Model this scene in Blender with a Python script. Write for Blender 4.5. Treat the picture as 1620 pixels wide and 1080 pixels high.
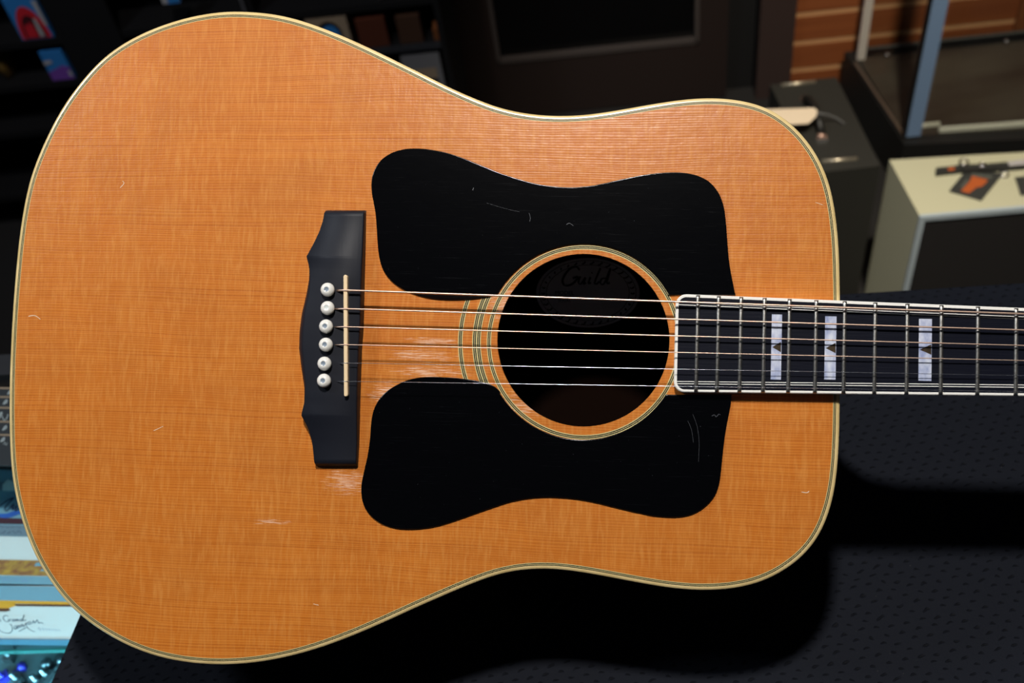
import bpy, bmesh, math, random
from mathutils import Vector, Matrix
for o in list(bpy.data.objects): bpy.data.objects.remove(o)
SC = bpy.context.scene
COL = SC.collection
random.seed(4)
PI = math.pi

# ------------------------------------------------------------------ camera, world, lights, exposure
FPX = 1700.0                                   # focal length in pixels of the 1620 px wide frame
CAMH = 1.641
R = Matrix(((0.98187889, 0.18950949, 0.0), (-0.14391776, 0.74566086, -0.65059784), (-0.12329447, 0.63880829, 0.75942244)))
CAM = Vector((0, 0, CAMH))
cd = bpy.data.cameras.new('camera'); cam = bpy.data.objects.new('camera', cd); COL.objects.link(cam)
cam.matrix_world = Matrix.Translation(CAM) @ R.to_4x4()
cd.sensor_width = 36; cd.lens = FPX / 1620 * 36; cd.clip_start = 0.02; cd.clip_end = 30
cd.dof.use_dof = True; cd.dof.focus_distance = 0.64; cd.dof.aperture_fstop = 8.0
SC.camera = cam
SC.view_settings.view_transform = 'Standard'; SC.view_settings.look = 'None'
SC.view_settings.exposure = 0.0; SC.view_settings.gamma = 1.0; SC.view_settings.use_curve_mapping = False
wd = bpy.data.worlds.new('world'); SC.world = wd; wd.use_nodes = True
wd.node_tree.nodes['Background'].inputs[0].default_value = (0.55, 0.62, 0.8, 1)
wd.node_tree.nodes['Background'].inputs[1].default_value = 0.024

def spot(name, loc, aim, power, col, size, radius, blend=0.5):
    l = bpy.data.lights.new(name, 'SPOT'); l.energy = power; l.color = col
    l.spot_size = math.radians(size); l.spot_blend = blend; l.shadow_soft_size = radius
    o = bpy.data.objects.new(name, l); COL.objects.link(o); o.location = loc
    o.rotation_euler = (Vector(aim) - Vector(loc)).to_track_quat('-Z', 'Y').to_euler(); return o
spot('ceiling_spot_over_counter', (0.05, 0.38, 2.62), (0.03, 0.47, 1.1), 93, (1.0, 0.95, 0.89), 62, 0.055, 0.6)
spot('fill_spot_amplifiers', (0.45, 0.35, 2.6), (0.95, 1.75, 0.2), 230, (1.0, 0.90, 0.72), 44, 0.06, 0.8)  # added, unseen source that brightens the amplifiers and slatted wall
spot('fill_spot_shelves', (-0.45, 0.75, 2.7), (-0.5, 1.95, 0.45), 42, (1.0, 0.93, 0.88), 46, 0.05, 0.8)  # added fill with no visible source, lifts the packs on the rack
al = bpy.data.lights.new('ceiling_panel_left', 'AREA'); al.shape = 'RECTANGLE'; al.size = 0.42; al.size_y = 0.18; al.energy = 12.0; al.color = (0.86, 0.92, 1.0)
ao = bpy.data.objects.new('ceiling_panel_left', al); COL.objects.link(ao); ao.location = (-1.30, 0.74, 2.6)
ao.rotation_euler = (Vector((-0.1, 0.42, 1.1)) - ao.location).to_track_quat('-Z', 'Y').to_euler()

# ------------------------------------------------------------------ geometry helpers
def ray(px, py): return R @ Vector(((px - 810) / FPX, (540 - py) / FPX, -1))
def onz(px, py, z):
    r = ray(px, py); return CAM + r * ((z - CAMH) / r.z)
WN = Vector((0.14595, 0.98929, 0)); WS = Vector((0.98929, -0.14595, 0))
def onw(px, py, D):                             # (s, z) on the vertical plane parallel to the back wall at distance D
    r = ray(px, py); p = CAM + r * (D / r.dot(WN)); return p.dot(WS), p.z
def W(s, D, z): return WN * D + WS * s + Vector((0, 0, z))

class MB:
    def __init__(self): self.v = []; self.f = []; self.m = []; self.s = []
    def vert(self, p): self.v.append(Vector(p)); return len(self.v) - 1
    def face(self, ids, m=0, smooth=False): self.f.append(tuple(ids)); self.m.append(m); self.s.append(smooth)
    def quad(self, a, b, c, d, m=0): i = [self.vert(p) for p in (a, b, c, d)]; self.face(i, m)
    def hexa(self, p, m=0):                     # 8 corners: bottom 4 then top 4
        i = [self.vert(q) for q in p]
        for f in ((3, 2, 1, 0), (4, 5, 6, 7), (0, 1, 5, 4), (1, 2, 6, 5), (2, 3, 7, 6), (3, 0, 4, 7)): self.face([i[k] for k in f], m)
    def box(self, c, h, m=0, ax=None):
        ax = ax or (Vector((1, 0, 0)), Vector((0, 1, 0)), Vector((0, 0, 1))); c = Vector(c)
        P = []
        for z in (-1, 1):
            for x, y in ((-1, -1), (1, -1), (1, 1), (-1, 1)): P.append(c + ax[0] * x * h[0] + ax[1] * y * h[1] + ax[2] * z * h[2])
        self.hexa(P, m)
    def tube(self, pts, rad, n=10, m=0, cap=True):
        rings = []; pts = [Vector(p) for p in pts]
        if not hasattr(rad, '__len__'): rad = [rad] * len(pts)
        prev = None
        for i, p in enumerate(pts):
            t = (pts[min(i + 1, len(pts) - 1)] - pts[max(i - 1, 0)]).normalized()
            if prev is None:
                a = Vector((0, 0, 1)) if abs(t.z) < .9 else Vector((1, 0, 0)); e = t.cross(a).normalized()
            else: e = (prev - t * prev.dot(t)).normalized()
            prev = e; g = t.cross(e)
            rings.append([self.vert(p + (e * math.cos(2 * PI * k / n) + g * math.sin(2 * PI * k / n)) * rad[i]) for k in range(n)])
        for a, b in zip(rings, rings[1:]):
            for k in range(n): self.face((a[k], a[(k + 1) % n], b[(k + 1) % n], b[k]), m, True)
        if cap: self.face(rings[0][::-1], m); self.face(rings[-1], m)
    def lathe(self, c, ax, prof, n=20, mats=None):   # prof: (radius, height)
        ax = Vector(ax).normalized(); e = ax.orthogonal().normalized(); g = ax.cross(e); c = Vector(c); rings = []
        for r, h in prof: rings.append([self.vert(c + ax * h + (e * math.cos(2 * PI * k / n) + g * math.sin(2 * PI * k / n)) * max(r, 1e-5)) for k in range(n)])
        for j, (a, b) in enumerate(zip(rings, rings[1:])):
            for k in range(n): self.face((a[k], a[(k + 1) % n], b[(k + 1) % n], b[k]), mats[j] if mats else 0, True)
        self.face(rings[0][::-1], mats[0] if mats else 0); self.face(rings[-1], mats[-1] if mats else 0)
    def band(self, A, B, m=0, closed=True, smooth=False):      # strip between two polylines of equal length
        a = [self.vert(p) for p in A]; b = [self.vert(p) for p in B]; n = len(a)
        for k in range(n if closed else n - 1): self.face((a[k], a[(k + 1) % n], b[(k + 1) % n], b[k]), m, smooth)
        return a, b
    def build(self, name, mats, parent=None, fix=True, weld=False):
        me = bpy.data.meshes.new(name); me.from_pydata(self.v, [], self.f)
        for m in (mats if isinstance(mats, (list, tuple)) else [mats]): me.materials.append(m)
        for p, m, s in zip(me.polygons, self.m, self.s): p.material_index = m; p.use_smooth = s
        if fix:
            bm = bmesh.new(); bm.from_mesh(me)
            if weld: bmesh.ops.remove_doubles(bm, verts=bm.verts, dist=1e-6)
            bmesh.ops.recalc_face_normals(bm, faces=bm.faces); bm.to_mesh(me); bm.free()
        o = bpy.data.objects.new(name, me); COL.objects.link(o)
        if parent: o.parent = parent
        return o
def tag(o, label, cat, group=None):
    o['label'] = label; o['category'] = cat
    if group: o['group'] = group
    return o
def struct(o): o['kind'] = 'structure'; return o
def empty(name, loc, mat=None):
    o = bpy.data.objects.new(name, None); COL.objects.link(o); o.empty_display_size = 0.05
    if mat is not None: o.matrix_world = mat
    else: o.location = loc
    return o
def spline(P, closed=True, n=8):
    out = []; N = len(P); P = [Vector((p[0], p[1], 0)) for p in P]
    rng = range(N) if closed else range(N - 1)
    for i in rng:
        g = (lambda k: P[k % N]) if closed else (lambda k: P[min(max(k, 0), N - 1)])
        p0, p1, p2, p3 = g(i - 1), g(i), g(i + 1), g(i + 2)
        for j in range(n):
            t = j / n
            out.append(0.5 * ((2 * p1) + (p2 - p0) * t + (2 * p0 - 5 * p1 + 4 * p2 - p3) * t * t + (3 * p1 - p0 - 3 * p2 + p3) * t ** 3))
    if not closed: out.append(P[-1].copy())
    return out
def resample(P, n):
    L = [0]; Q = P + [P[0]]
    for a, b in zip(Q, Q[1:]): L.append(L[-1] + (b - a).length)
    out = []; j = 0
    for i in range(n):
        d = L[-1] * i / n
        while L[j + 1] < d: j += 1
        t = (d - L[j]) / max(L[j + 1] - L[j], 1e-9); out.append(Q[j].lerp(Q[j + 1], t))
    return out
def smooth(P, sig):
    n = len(P); K = int(3 * sig) + 1; w = [math.exp(-k * k / (2 * sig * sig)) for k in range(-K, K + 1)]; S = sum(w)
    return [sum((P[(i + k - K) % n] * w[k] for k in range(2 * K + 1)), Vector((0, 0, 0))) / S for i in range(n)]
def area(P): return 0.5 * sum(P[i].x * P[(i + 1) % len(P)].y - P[(i + 1) % len(P)].x * P[i].y for i in range(len(P)))
def inset(P, d):                                 # inward offset of a counter-clockwise loop
    n = len(P); out = []
    for i in range(n):
        a = (P[i] - P[i - 1]).normalized(); b = (P[(i + 1) % n] - P[i]).normalized()
        na = Vector((-a.y, a.x, 0)); nb = Vector((-b.y, b.x, 0)); m = (na + nb).normalized()
        out.append(P[i] + m * (d / max(m.dot(na), 0.45)))
    return out
def zed(P, z): return [Vector((p.x, p.y, z)) for p in P]
def slab(mb, P, z0, z1, bev, m=0, nb=3):
    """solid of outline P from z0 to z1 with a rounded top edge"""
    prev = zed(P, z0); rows = [zed(P, z0), zed(P, z1 - bev)]
    for k in range(1, nb + 1):
        a = k / nb * PI / 2; rows.append(zed(inset(P, bev * (1 - math.cos(a))), z1 - bev + bev * math.sin(a)))
    ids = [[mb.vert(p) for p in r] for r in rows]; n = len(P)
    for j, (a, b) in enumerate(zip(ids, ids[1:])):
        for k in range(n): mb.face((a[k], a[(k + 1) % n], b[(k + 1) % n], b[k]), m, j > 0)
    mb.face(ids[-1], m); mb.face(ids[0][::-1], m)

# ------------------------------------------------------------------ materials
def mat(name, col, rough=0.5, metal=0.0, spec=0.5, coat=0.0, emit=None, es=1.0, bump=None, var=None, trans=0):
    m = bpy.data.materials.new(name); m.use_nodes = True; nt = m.node_tree; b = nt.nodes['Principled BSDF']
    b.inputs['Base Color'].default_value = (*col, 1); b.inputs['Roughness'].default_value = rough
    b.inputs['Metallic'].default_value = metal; b.inputs['Specular IOR Level'].default_value = spec
    b.inputs['Coat Weight'].default_value = coat; b.inputs['Coat Roughness'].default_value = 0.08
    if emit: b.inputs['Emission Color'].default_value = (*emit, 1); b.inputs['Emission Strength'].default_value = es
    if bump or var:
        tc = nt.nodes.new('ShaderNodeTexCoord'); mp = nt.nodes.new('ShaderNodeMapping'); nt.links.new(tc.outputs['Object'], mp.inputs[0])
        no = nt.nodes.new('ShaderNodeTexNoise'); nt.links.new(mp.outputs[0], no.inputs['Vector'])
        sc = (bump or var)[0]; mp.inputs['Scale'].default_value = sc if hasattr(sc, '__len__') else (sc, sc, sc)
        no.inputs['Scale'].default_value = 1; no.inputs['Detail'].default_value = 5
        if bump:
            bp = nt.nodes.new('ShaderNodeBump'); bp.inputs['Distance'].default_value = bump[1]; bp.inputs['Strength'].default_value = bump[2] if len(bump) > 2 else 0.6
            nt.links.new(no.outputs[0], bp.inputs['Height']); nt.links.new(bp.outputs[0], b.inputs['Normal'])
        if var:
            rp = nt.nodes.new('ShaderNodeValToRGB'); rp.color_ramp.elements[0].position = 0.32; rp.color_ramp.elements[1].position = 0.7
            rp.color_ramp.elements[0].color = (*var[1], 1); rp.color_ramp.elements[1].color = (*col, 1)
            nt.links.new(no.outputs[0], rp.inputs[0]); nt.links.new(rp.outputs[0], b.inputs['Base Color'])
    return m
class NT:
    """small wrapper for writing node graphs"""
    def __init__(self, name):
        self.m = bpy.data.materials.new(name); self.m.use_nodes = True; self.t = self.m.node_tree; self.b = self.t.nodes['Principled BSDF']
        self.tc = self.t.nodes.new('ShaderNodeTexCoord')
    def put(self, sock, v):
        if hasattr(v, 'is_output'): self.t.links.new(v, sock)
        elif v is not None: sock.default_value = v
    def math(self, op, a, b=None, c=None, clamp=False):
        n = self.t.nodes.new('ShaderNodeMath'); n.operation = op; n.use_clamp = clamp
        for s, v in zip(n.inputs, (a, b, c)): self.put(s, v)
        return n.outputs[0]
    def noise(self, scale, detail=4, rough=0.5, dist=0.0, vec=None):
        mp = self.t.nodes.new('ShaderNodeMapping'); self.put(mp.inputs[0], vec or self.tc.outputs['Object']); mp.inputs['Scale'].default_value = scale
        n = self.t.nodes.new('ShaderNodeTexNoise'); self.put(n.inputs['Vector'], mp.outputs[0]); n.inputs['Scale'].default_value = 1
        n.inputs['Detail'].default_value = detail; n.inputs['Roughness'].default_value = rough; n.inputs['Distortion'].default_value = dist
        return n.outputs[0]
    def xyz(self, vec=None):
        s = self.t.nodes.new('ShaderNodeSeparateXYZ'); self.put(s.inputs[0], vec or self.tc.outputs['Object']); return s.outputs
    def ramp(self, v, stops):
        r = self.t.nodes.new('ShaderNodeValToRGB'); self.put(r.inputs[0], v); e = r.color_ramp.elements
        while len(e) < len(stops): e.new(0.5)
        for k, (p, c) in zip(e, stops): k.position = p; k.color = (*c, 1)
        return r.outputs[0]
    def mix(self, f, a, b, mode='MIX'):
        n = self.t.nodes.new('ShaderNodeMix'); n.data_type = 'RGBA'; n.blend_type = mode
        self.put(n.inputs[0], f); self.put(n.inputs[6], a); self.put(n.inputs[7], b); return n.outputs[2]
    def bump(self, h, dist, strength=1.0, normal=None):
        n = self.t.nodes.new('ShaderNodeBump'); n.inputs['Distance'].default_value = dist; n.inputs['Strength'].default_value = strength
        self.put(n.inputs['Height'], h); self.put(n.inputs['Normal'], normal); return n.outputs[0]
    def blob(self, x, y, cx, cy, rx, ry):        # soft elliptical patch in the object's own x/y
        a = self.math('POWER', self.math('MULTIPLY', self.math('SUBTRACT', x, cx), 1 / rx), 2)
        c = self.math('POWER', self.math('MULTIPLY', self.math('SUBTRACT', y, cy), 1 / ry), 2)
        return self.math('SUBTRACT', 1.0, self.math('ADD', a, c), clamp=True)

def spruce():
    N = NT('aged_spruce'); x, y, z = N.xyz()
    warp = N.math('MULTIPLY', N.noise((5, 14, 1), 2), 0.010)
    yy = N.math('ADD', y, warp)
    cb = N.t.nodes.new('ShaderNodeCombineXYZ'); N.put(cb.inputs[0], x); N.put(cb.inputs[1], yy); v = cb.outputs[0]
    grain = N.math('ADD', N.math('MULTIPLY', N.noise((3.5, 620, 1), 1, 0.5, 0, v), 0.72), N.math('MULTIPLY', N.noise((14, 1500, 1), 1, 0.5, 0, v), 0.28))                      # annual rings, about 1.3 mm apart
    ph = N.math('ADD', N.math('MULTIPLY', yy, 2 * PI / 0.00158), N.math('MULTIPLY', N.noise((2.5, 55, 1), 2, 0.5, 0, v), 26.0))
    wave = N.math('ADD', 0.5, N.math('MULTIPLY', N.math('SINE', ph), 0.5))
    grain = N.math('ADD', N.math('MULTIPLY', N.math('SUBTRACT', grain, 0.5), 0.45), N.math('ADD', 0.40, N.math('MULTIPLY', wave, 0.17)))
    bands = N.noise((1.2, 30, 1), 1, 0.5, 0, v)
    cloud = N.noise((14, 13, 1), 5, 0.65, 0.5)
    silk = N.noise((520, 60, 1), 3, 0.6, 0.4)
    flame = N.noise((95, 9, 1), 3, 0.6, 1.2)
    c = N.ramp(grain, [(0.32, (0.42, 0.108, 0.011)), (0.48, (0.56, 0.165, 0.018)), (0.64, (0.62, 0.20, 0.025))])
    c = N.mix(N.math('MULTIPLY', N.ramp(bands, [(0.35, (1, 1, 1)), (0.62, (0, 0, 0))]), 0.16), c, (0.42, 0.11, 0.012, 1))
    c = N.mix(N.math('MULTIPLY', N.ramp(cloud, [(0.38, (1, 1, 1)), (0.60, (0, 0, 0))]), 0.26), c, (0.38, 0.12, 0.02, 1))
    c = N.mix(N.math('MULTIPLY', N.ramp(silk, [(0.46, (0, 0, 0)), (0.72, (1, 1, 1))]), 0.30), c, (0.76, 0.36, 0.09, 1))
    c = N.mix(N.math('MULTIPLY', N.ramp(flame, [(0.45, (0, 0, 0)), (0.72, (1, 1, 1))]), 0.16), c, (0.72, 0.31, 0.065, 1))
    # worn-through lacquer around the strumming area: pale streaks along the grain
    w = None
    for args in WEAR:
        b = N.blob(x, y, *args); w = b if w is None else N.math('MAXIMUM', w, b)
    streak = N.noise((90, 1500, 1), 4, 0.7, 0.3)
    thr = N.math('SUBTRACT', 0.74, N.math('MULTIPLY', w, 0.30))
    wm = N.math('MULTIPLY', N.math('MULTIPLY', N.math('SUBTRACT', streak, thr), 9.0, clamp=True), N.math('MULTIPLY', w, 2.0, clamp=True))
    c = N.mix(N.math('MULTIPLY', wm, 0.75), c, (0.78, 0.50, 0.34, 1))
    N.put(N.b.inputs['Base Color'], c)
    N.put(N.b.inputs['Roughness'], N.math('ADD', 0.33, N.math('MULTIPLY', wm, 0.2)))
    h = N.math('ADD', N.math('MULTIPLY', grain, 0.8), N.math('ADD', N.math('MULTIPLY', silk, 0.45), N.math('MULTIPLY', N.noise((160, 150, 1), 3), 1.1)))
    N.put(N.b.inputs['Normal'], N.bump(h, 0.00022, 0.75))
    N.b.inputs['Coat Weight'].default_value = 0.25; N.b.inputs['Coat Roughness'].default_value = 0.16
    return N.m
def pickguard_mat():
    N = NT('black_celluloid')
    s = N.noise((30, 2200, 1), 3, 0.75, 0.5)
    f = N.math('MULTIPLY', N.math('SUBTRACT', s, 0.62), 6, clamp=True)
    spk = N.noise((1400, 1400, 1), 1, 0.5); sp = N.math('MULTIPLY', N.math('SUBTRACT', spk, 0.80), 12, clamp=True)
    N.put(N.b.inputs['Base Color'], N.mix(N.math('MAXIMUM', N.math('MULTIPLY', f, 0.012), N.math('MULTIPLY', sp, 0.5)), (0.0008, 0.0009, 0.0014, 1), (0.45, 0.5, 0.6, 1)))
    N.put(N.b.inputs['Roughness'], N.math('ADD', 0.16, N.math('MULTIPLY', f, 0.12)))
    N.b.inputs['Specular IOR Level'].default_value = 0.35
    N.put(N.b.inputs['Normal'], N.bump(N.noise((40, 60, 1), 3), 0.0002, 0.5))
    return N.m
def mat_vinyl():
    N = NT('embossed_black_vinyl'); x, y, z = N.xyz()
    wob = N.math('MULTIPLY', N.noise((90, 90, 90), 2), 0.008)
    yr = N.math('DIVIDE', N.math('ADD', y, wob), 0.0060); row = N.math('FLOOR', yr)
    xr = N.math('ADD', N.math('DIVIDE', N.math('ADD', x, wob), 0.0105), N.math('MULTIPLY', row, 0.5))
    fx = N.math('SUBTRACT', N.math('FRACT', xr), 0.5); fy = N.math('SUBTRACT', N.math('FRACT', yr), 0.5)
    fy = N.math('ADD', fy, N.math('MULTIPLY', N.math('MULTIPLY', fx, fx), 1.6))
    d = N.math('ADD', N.math('POWER', N.math('DIVIDE', fx, 0.23), 2), N.math('POWER', N.math('DIVIDE', fy, 0.15), 2))
    pit = N.math('SUBTRACT', 1.0, d, clamp=True)
    fine = N.noise((900, 900, 900), 4, 0.7)
    h = N.math('SUBTRACT', N.math('MULTIPLY', fine, 0.5), N.math('MULTIPLY', pit, 1.0))
    h = N.math('ADD', h, N.math('MULTIPLY', N.noise((140, 140, 140), 3), 0.5))
    N.put(N.b.inputs['Normal'], N.bump(h, 0.0007, 0.9))
    dust = N.math('MULTIPLY', N.math('SUBTRACT', N.noise((420, 420, 420), 2, 0.6), 0.73), 14, clamp=True)
    c = N.mix(N.math('MULTIPLY', pit, 0.7), (0.0068, 0.0085, 0.0140, 1), (0.0012, 0.0015, 0.0022, 1))
    N.put(N.b.inputs['Base Color'], N.mix(N.math('MULTIPLY', dust, 0.3), c, (0.2, 0.2, 0.2, 1)))
    N.b.inputs['Roughness'].default_value = 0.7; N.b.inputs['Specular IOR Level'].default_value = 0.12
    return N.m
def glass_mat(name, tint=(0.93, 0.97, 0.97), fac=0.06):
    m = bpy.data.materials.new(name); m.use_nodes = True; t = m.node_tree; t.nodes.remove(t.nodes['Principled BSDF'])
    o = t.nodes['Material Output']; a = t.nodes.new('ShaderNodeBsdfTransparent'); a.inputs[0].default_value = (*tint, 1)
    g = t.nodes.new('ShaderNodeBsdfGlossy'); g.inputs['Roughness'].default_value = 0.03
    x = t.nodes.new('ShaderNodeMixShader'); x.inputs[0].default_value = fac
    t.links.new(a.outputs[0], x.inputs[1]); t.links.new(g.outputs[0], x.inputs[2]); t.links.new(x.outputs[0], o.inputs[0]); return m

# ------------------------------------------------------------------ guitar frame (the face plane of the guitar)
TT = 0.113; Z0 = 0.644
TB = 0.055
NC = Vector((-TT, TB, 1)).normalized()
def facecam(px, py, h=0.0):
    r = Vector(((px - 810) / FPX, (540 - py) / FPX, -1)); k = (NC.dot(Vector((0, 0, -Z0))) + h) / NC.dot(r); return r * k
OC = facecam(923, 538)
ex = (facecam(1620, 557) - facecam(515, 530)).normalized(); ey = NC.cross(ex).normalized()
GM = Matrix.Translation(CAM) @ R.to_4x4() @ (Matrix.Translation(OC) @ Matrix((ex, ey, NC)).transposed().to_4x4())
def F(px, py, h=0.0):                           # photo pixel -> guitar's own x, y at height h above the face
    d = facecam(px, py, h) - OC; return Vector((d.dot(ex), d.dot(ey), h))
def FL(pts, h=0.0): return [F(p[0], p[1], h) for p in pts]

p1 = F(700, 590); p2 = F(630, 640); p3 = F(540, 762)
WEAR = []
for (px, py, rx, ry) in ((665, 562, .034, .006), (680, 588, .036, .0065), (610, 625, .017, .013), (548, 762, .022, .012), (690, 540, .03, .004), (800, 480, .02, .02), (830, 640, .03, .012), (700, 612, .03, .004), (430, 825, .02, .003), (400, 660, .0, .0)):
    if rx: q = F(px, py); WEAR.append((q.x, q.y, rx, ry))

M = {}
M['spruce'] = spruce(); M['guard'] = pickguard_mat(); M['vinyl'] = mat_vinyl()
M['cream'] = mat('aged_cream_binding', (0.80, 0.62, 0.30), 0.27, coat=0.9, var=((60, 60, 60), (0.66, 0.49, 0.21)))
M['line_dark'] = mat('purfling_black', (0.012, 0.014, 0.01), 0.3)
M['line_pale'] = mat('purfling_cream', (0.62, 0.52, 0.24), 0.3)
M['white_bind'] = mat('white_binding', (0.86, 0.85, 0.80), 0.25, coat=0.4)
M['ebony'] = mat('ebony', (0.0095, 0.011, 0.017), 0.5, spec=0.2, bump=((300, 40, 100), 0.0002, 0.5))
M['board'] = mat('ebony_fretboard', (0.0026, 0.0036, 0.0095), 0.5, spec=0.14, bump=((60, 900, 100), 0.0002, 0.5))
M['bone'] = mat('bone', (0.80, 0.62, 0.38), 0.35)
M['pin'] = mat('white_pin', (0.80, 0.79, 0.74), 0.22, coat=0.5)
M['pin_dot'] = mat('pearl_dot', (0.22, 0.27, 0.33), 0.3)
M['pin_dot2'] = mat('pearl_dot_pale', (0.72, 0.78, 0.76), 0.2)
M['rosewood'] = mat('rosewood', (0.05, 0.018, 0.009), 0.35, coat=0.5, var=((6, 120, 120), (0.025, 0.009, 0.005)))
M['inside'] = mat('shade_black_mahogany', (0.006, 0.003, 0.002), 0.9, spec=0.02, var=((6, 120, 10), (0.007, 0.003, 0.002)))  # wood darkened to near black, standing in for the unlit body interior
M['mahogany'] = mat('mahogany_neck', (0.14, 0.045, 0.018), 0.35, coat=0.5)
M['bronze'] = mat('bronze_winding', (0.92, 0.66, 0.52), 0.42, metal=1.0)
M['steel'] = mat('plain_steel', (0.72, 0.76, 0.84), 0.22, metal=1.0)
M['fret'] = mat('nickel_fret', (0.42, 0.41, 0.38), 0.36, metal=1.0, bump=((700, 300, 300), 0.0002, 0.8))
M['pearl'] = mat('mother_of_pearl', (0.66, 0.70, 0.80), 0.25, coat=0.5, var=((260, 150, 60), (0.30, 0.35, 0.55)))
M['abalone'] = mat('abalone_wedge', (0.10, 0.07, 0.04), 0.3, metal=0.4, var=((500, 500, 500), (0.04, 0.03, 0.02)))
M['paper'] = mat('label_paper', (0.85, 0.87, 0.90), 0.8)
M['ink'] = mat('label_ink', (0.02, 0.02, 0.02), 0.8)
M['chrome'] = mat('chrome', (0.7, 0.7, 0.72), 0.2, metal=1.0)

# ------------------------------------------------------------------ the guitar
G = empty('acoustic_guitar', None, GM)
tag(G, 'natural spruce acoustic guitar with two black pickguards lying tilted on the black mat', 'guitar')
BODY = [(380,17.3),(359,17),(322,21.5),(285,29.8),(248,42),(211,58.5),(174,81.5),(150,103),(125,132),(100,166),(75,212),(52,266),(40,310),(30,370),(23,440),(18.5,500),(15.5,560),(13.7,615),(14,690),(17.5,750),(25,792),(37.5,837),(55,880),(80,922),(110,959),(150,992),(200,1021),(250,1039.5),(300,1049),(350,1052),(400,1049),(450,1040.5),(500,1027),(550,1009),(600,988),(650,965),(700,943),(750,922),(780,911),(808,904),(835,900.5),(863,899.7),(891,901.3),(919,905.3),(947,910),(974,915.3),(1002,920.5),(1030,925.7),(1058,930.2),(1085,933),(1113,934.3),(1140,933.5),(1167,930.5),(1194,924.5),(1222,913.6),(1250,897),(1274,877),(1292,855),(1305.5,829),(1316.7,795.5),(1323.6,756.7),(1326.8,720),(1328.4,682),(1329.2,640),(1329.8,560),(1329.8,500),(1329.4,460),(1328,400),(1325.5,365),(1320.6,326),(1314,294),(1304,266),(1291,241),(1273,216),(1252,194.5),(1228,177),(1205,166),(1170,157.5),(1130,154),(1100,155),(1070,158),(1020,166),(970,175),(930,180.8),(895,182.8),(860,182.2),(820,177),(790,170),(761,159.5),(714.5,139.5),(673.7,119),(633,98.8),(592,79),(551.5,60.3),(510.7,43.8),(470,29.8),(433,21.5),(405,18.5)]
P = [Vector((p.x, p.y, 0)) for p in FL(BODY)]
P = smooth(resample(spline(P), 640), 3.0)
if area(P) < 0: P.reverse()
OUT = P
NW = R @ NC; DEP = min(((GM @ Vector((p.x, p.y, 0))).z - 0.9502) for p in OUT) / NW.z; BV = 0.0019   # the lower back edge rests on the mat
HOLE = [F(923 + 136.3 * math.cos(2 * PI * k / 96), 538 + 136.6 * math.sin(2 * PI * k / 96)) for k in range(96)]
if area(HOLE) < 0: HOLE.reverse()
def plate(mb, outer, inner, z, m=0):
    bm = bmesh.new(); L = []
    for loop in (outer, inner):
        if not loop: continue
        vs = [bm.verts.new((p.x, p.y, z)) for p in loop]
        L += [bm.edges.new((vs[i], vs[(i + 1) % len(vs)])) for i in range(len(vs))]
    bmesh.ops.triangle_fill(bm, edges=L, use_beauty=True); bm.verts.index_update()
    base = len(mb.v)
    for v in bm.verts: mb.vert(v.co)
    for f in bm.faces: mb.face([base + v.index for v in f.verts], m)
    bm.free()
# soundboard
mb = MB(); inn = inset(OUT, 0.0039)
plate(mb, inn, HOLE, 0.0); plate(mb, inset(OUT, 0.003), HOLE, -0.003)
hb = inset(HOLE, -0.0006)
mb.band(zed(hb, 0.0), zed(HOLE, -0.0006), smooth=True); mb.band(zed(HOLE, -0.0006), zed(HOLE, -0.003))
mb.build('soundboard', M['spruce'], G, weld=True)
# binding with a rounded outer edge, purfling lines
mb = MB(); rows = []
for k in range(0, 9):                                # a softly domed, hand-worn profile
    a = k / 8 * PI / 2; rows.append(zed(inset(OUT, 0.0024 * (1 - math.sin(a))), -0.0013 * (1 - math.cos(a))))
rows.append(zed(OUT, -0.006)); rows.append(zed(inset(OUT, 0.0008), -0.006))
ids = [[mb.vert(p) for p in r] for r in rows]; n = len(OUT)
for a, b in zip(ids, ids[1:]):
    for k in range(n): mb.face((a[k], a[(k + 1) % n], b[(k + 1) % n], b[k]), 0, True)
mb.build('binding', M['cream'], G)
mb = MB(); d = 0.0023
for w, m_ in ((.00050, 1), (.00030, 0), (.00052, 1), (.00040, 0)):
    mb.band(zed(inset(OUT, d), 0.00001), zed(inset(OUT, d + w), 0.00001), m_); d += w
mb.build('purfling', [M['line_pale'], M['line_dark']], G)
# sides and back
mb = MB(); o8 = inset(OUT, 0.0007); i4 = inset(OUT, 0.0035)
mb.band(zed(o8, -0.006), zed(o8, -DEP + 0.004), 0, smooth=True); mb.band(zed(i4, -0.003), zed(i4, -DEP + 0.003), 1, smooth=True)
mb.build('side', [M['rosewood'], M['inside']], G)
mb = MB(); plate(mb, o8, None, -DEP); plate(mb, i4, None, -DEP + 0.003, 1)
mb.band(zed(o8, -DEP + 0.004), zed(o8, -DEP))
mb.build('back', [M['rosewood'], M['inside']], G)
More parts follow.
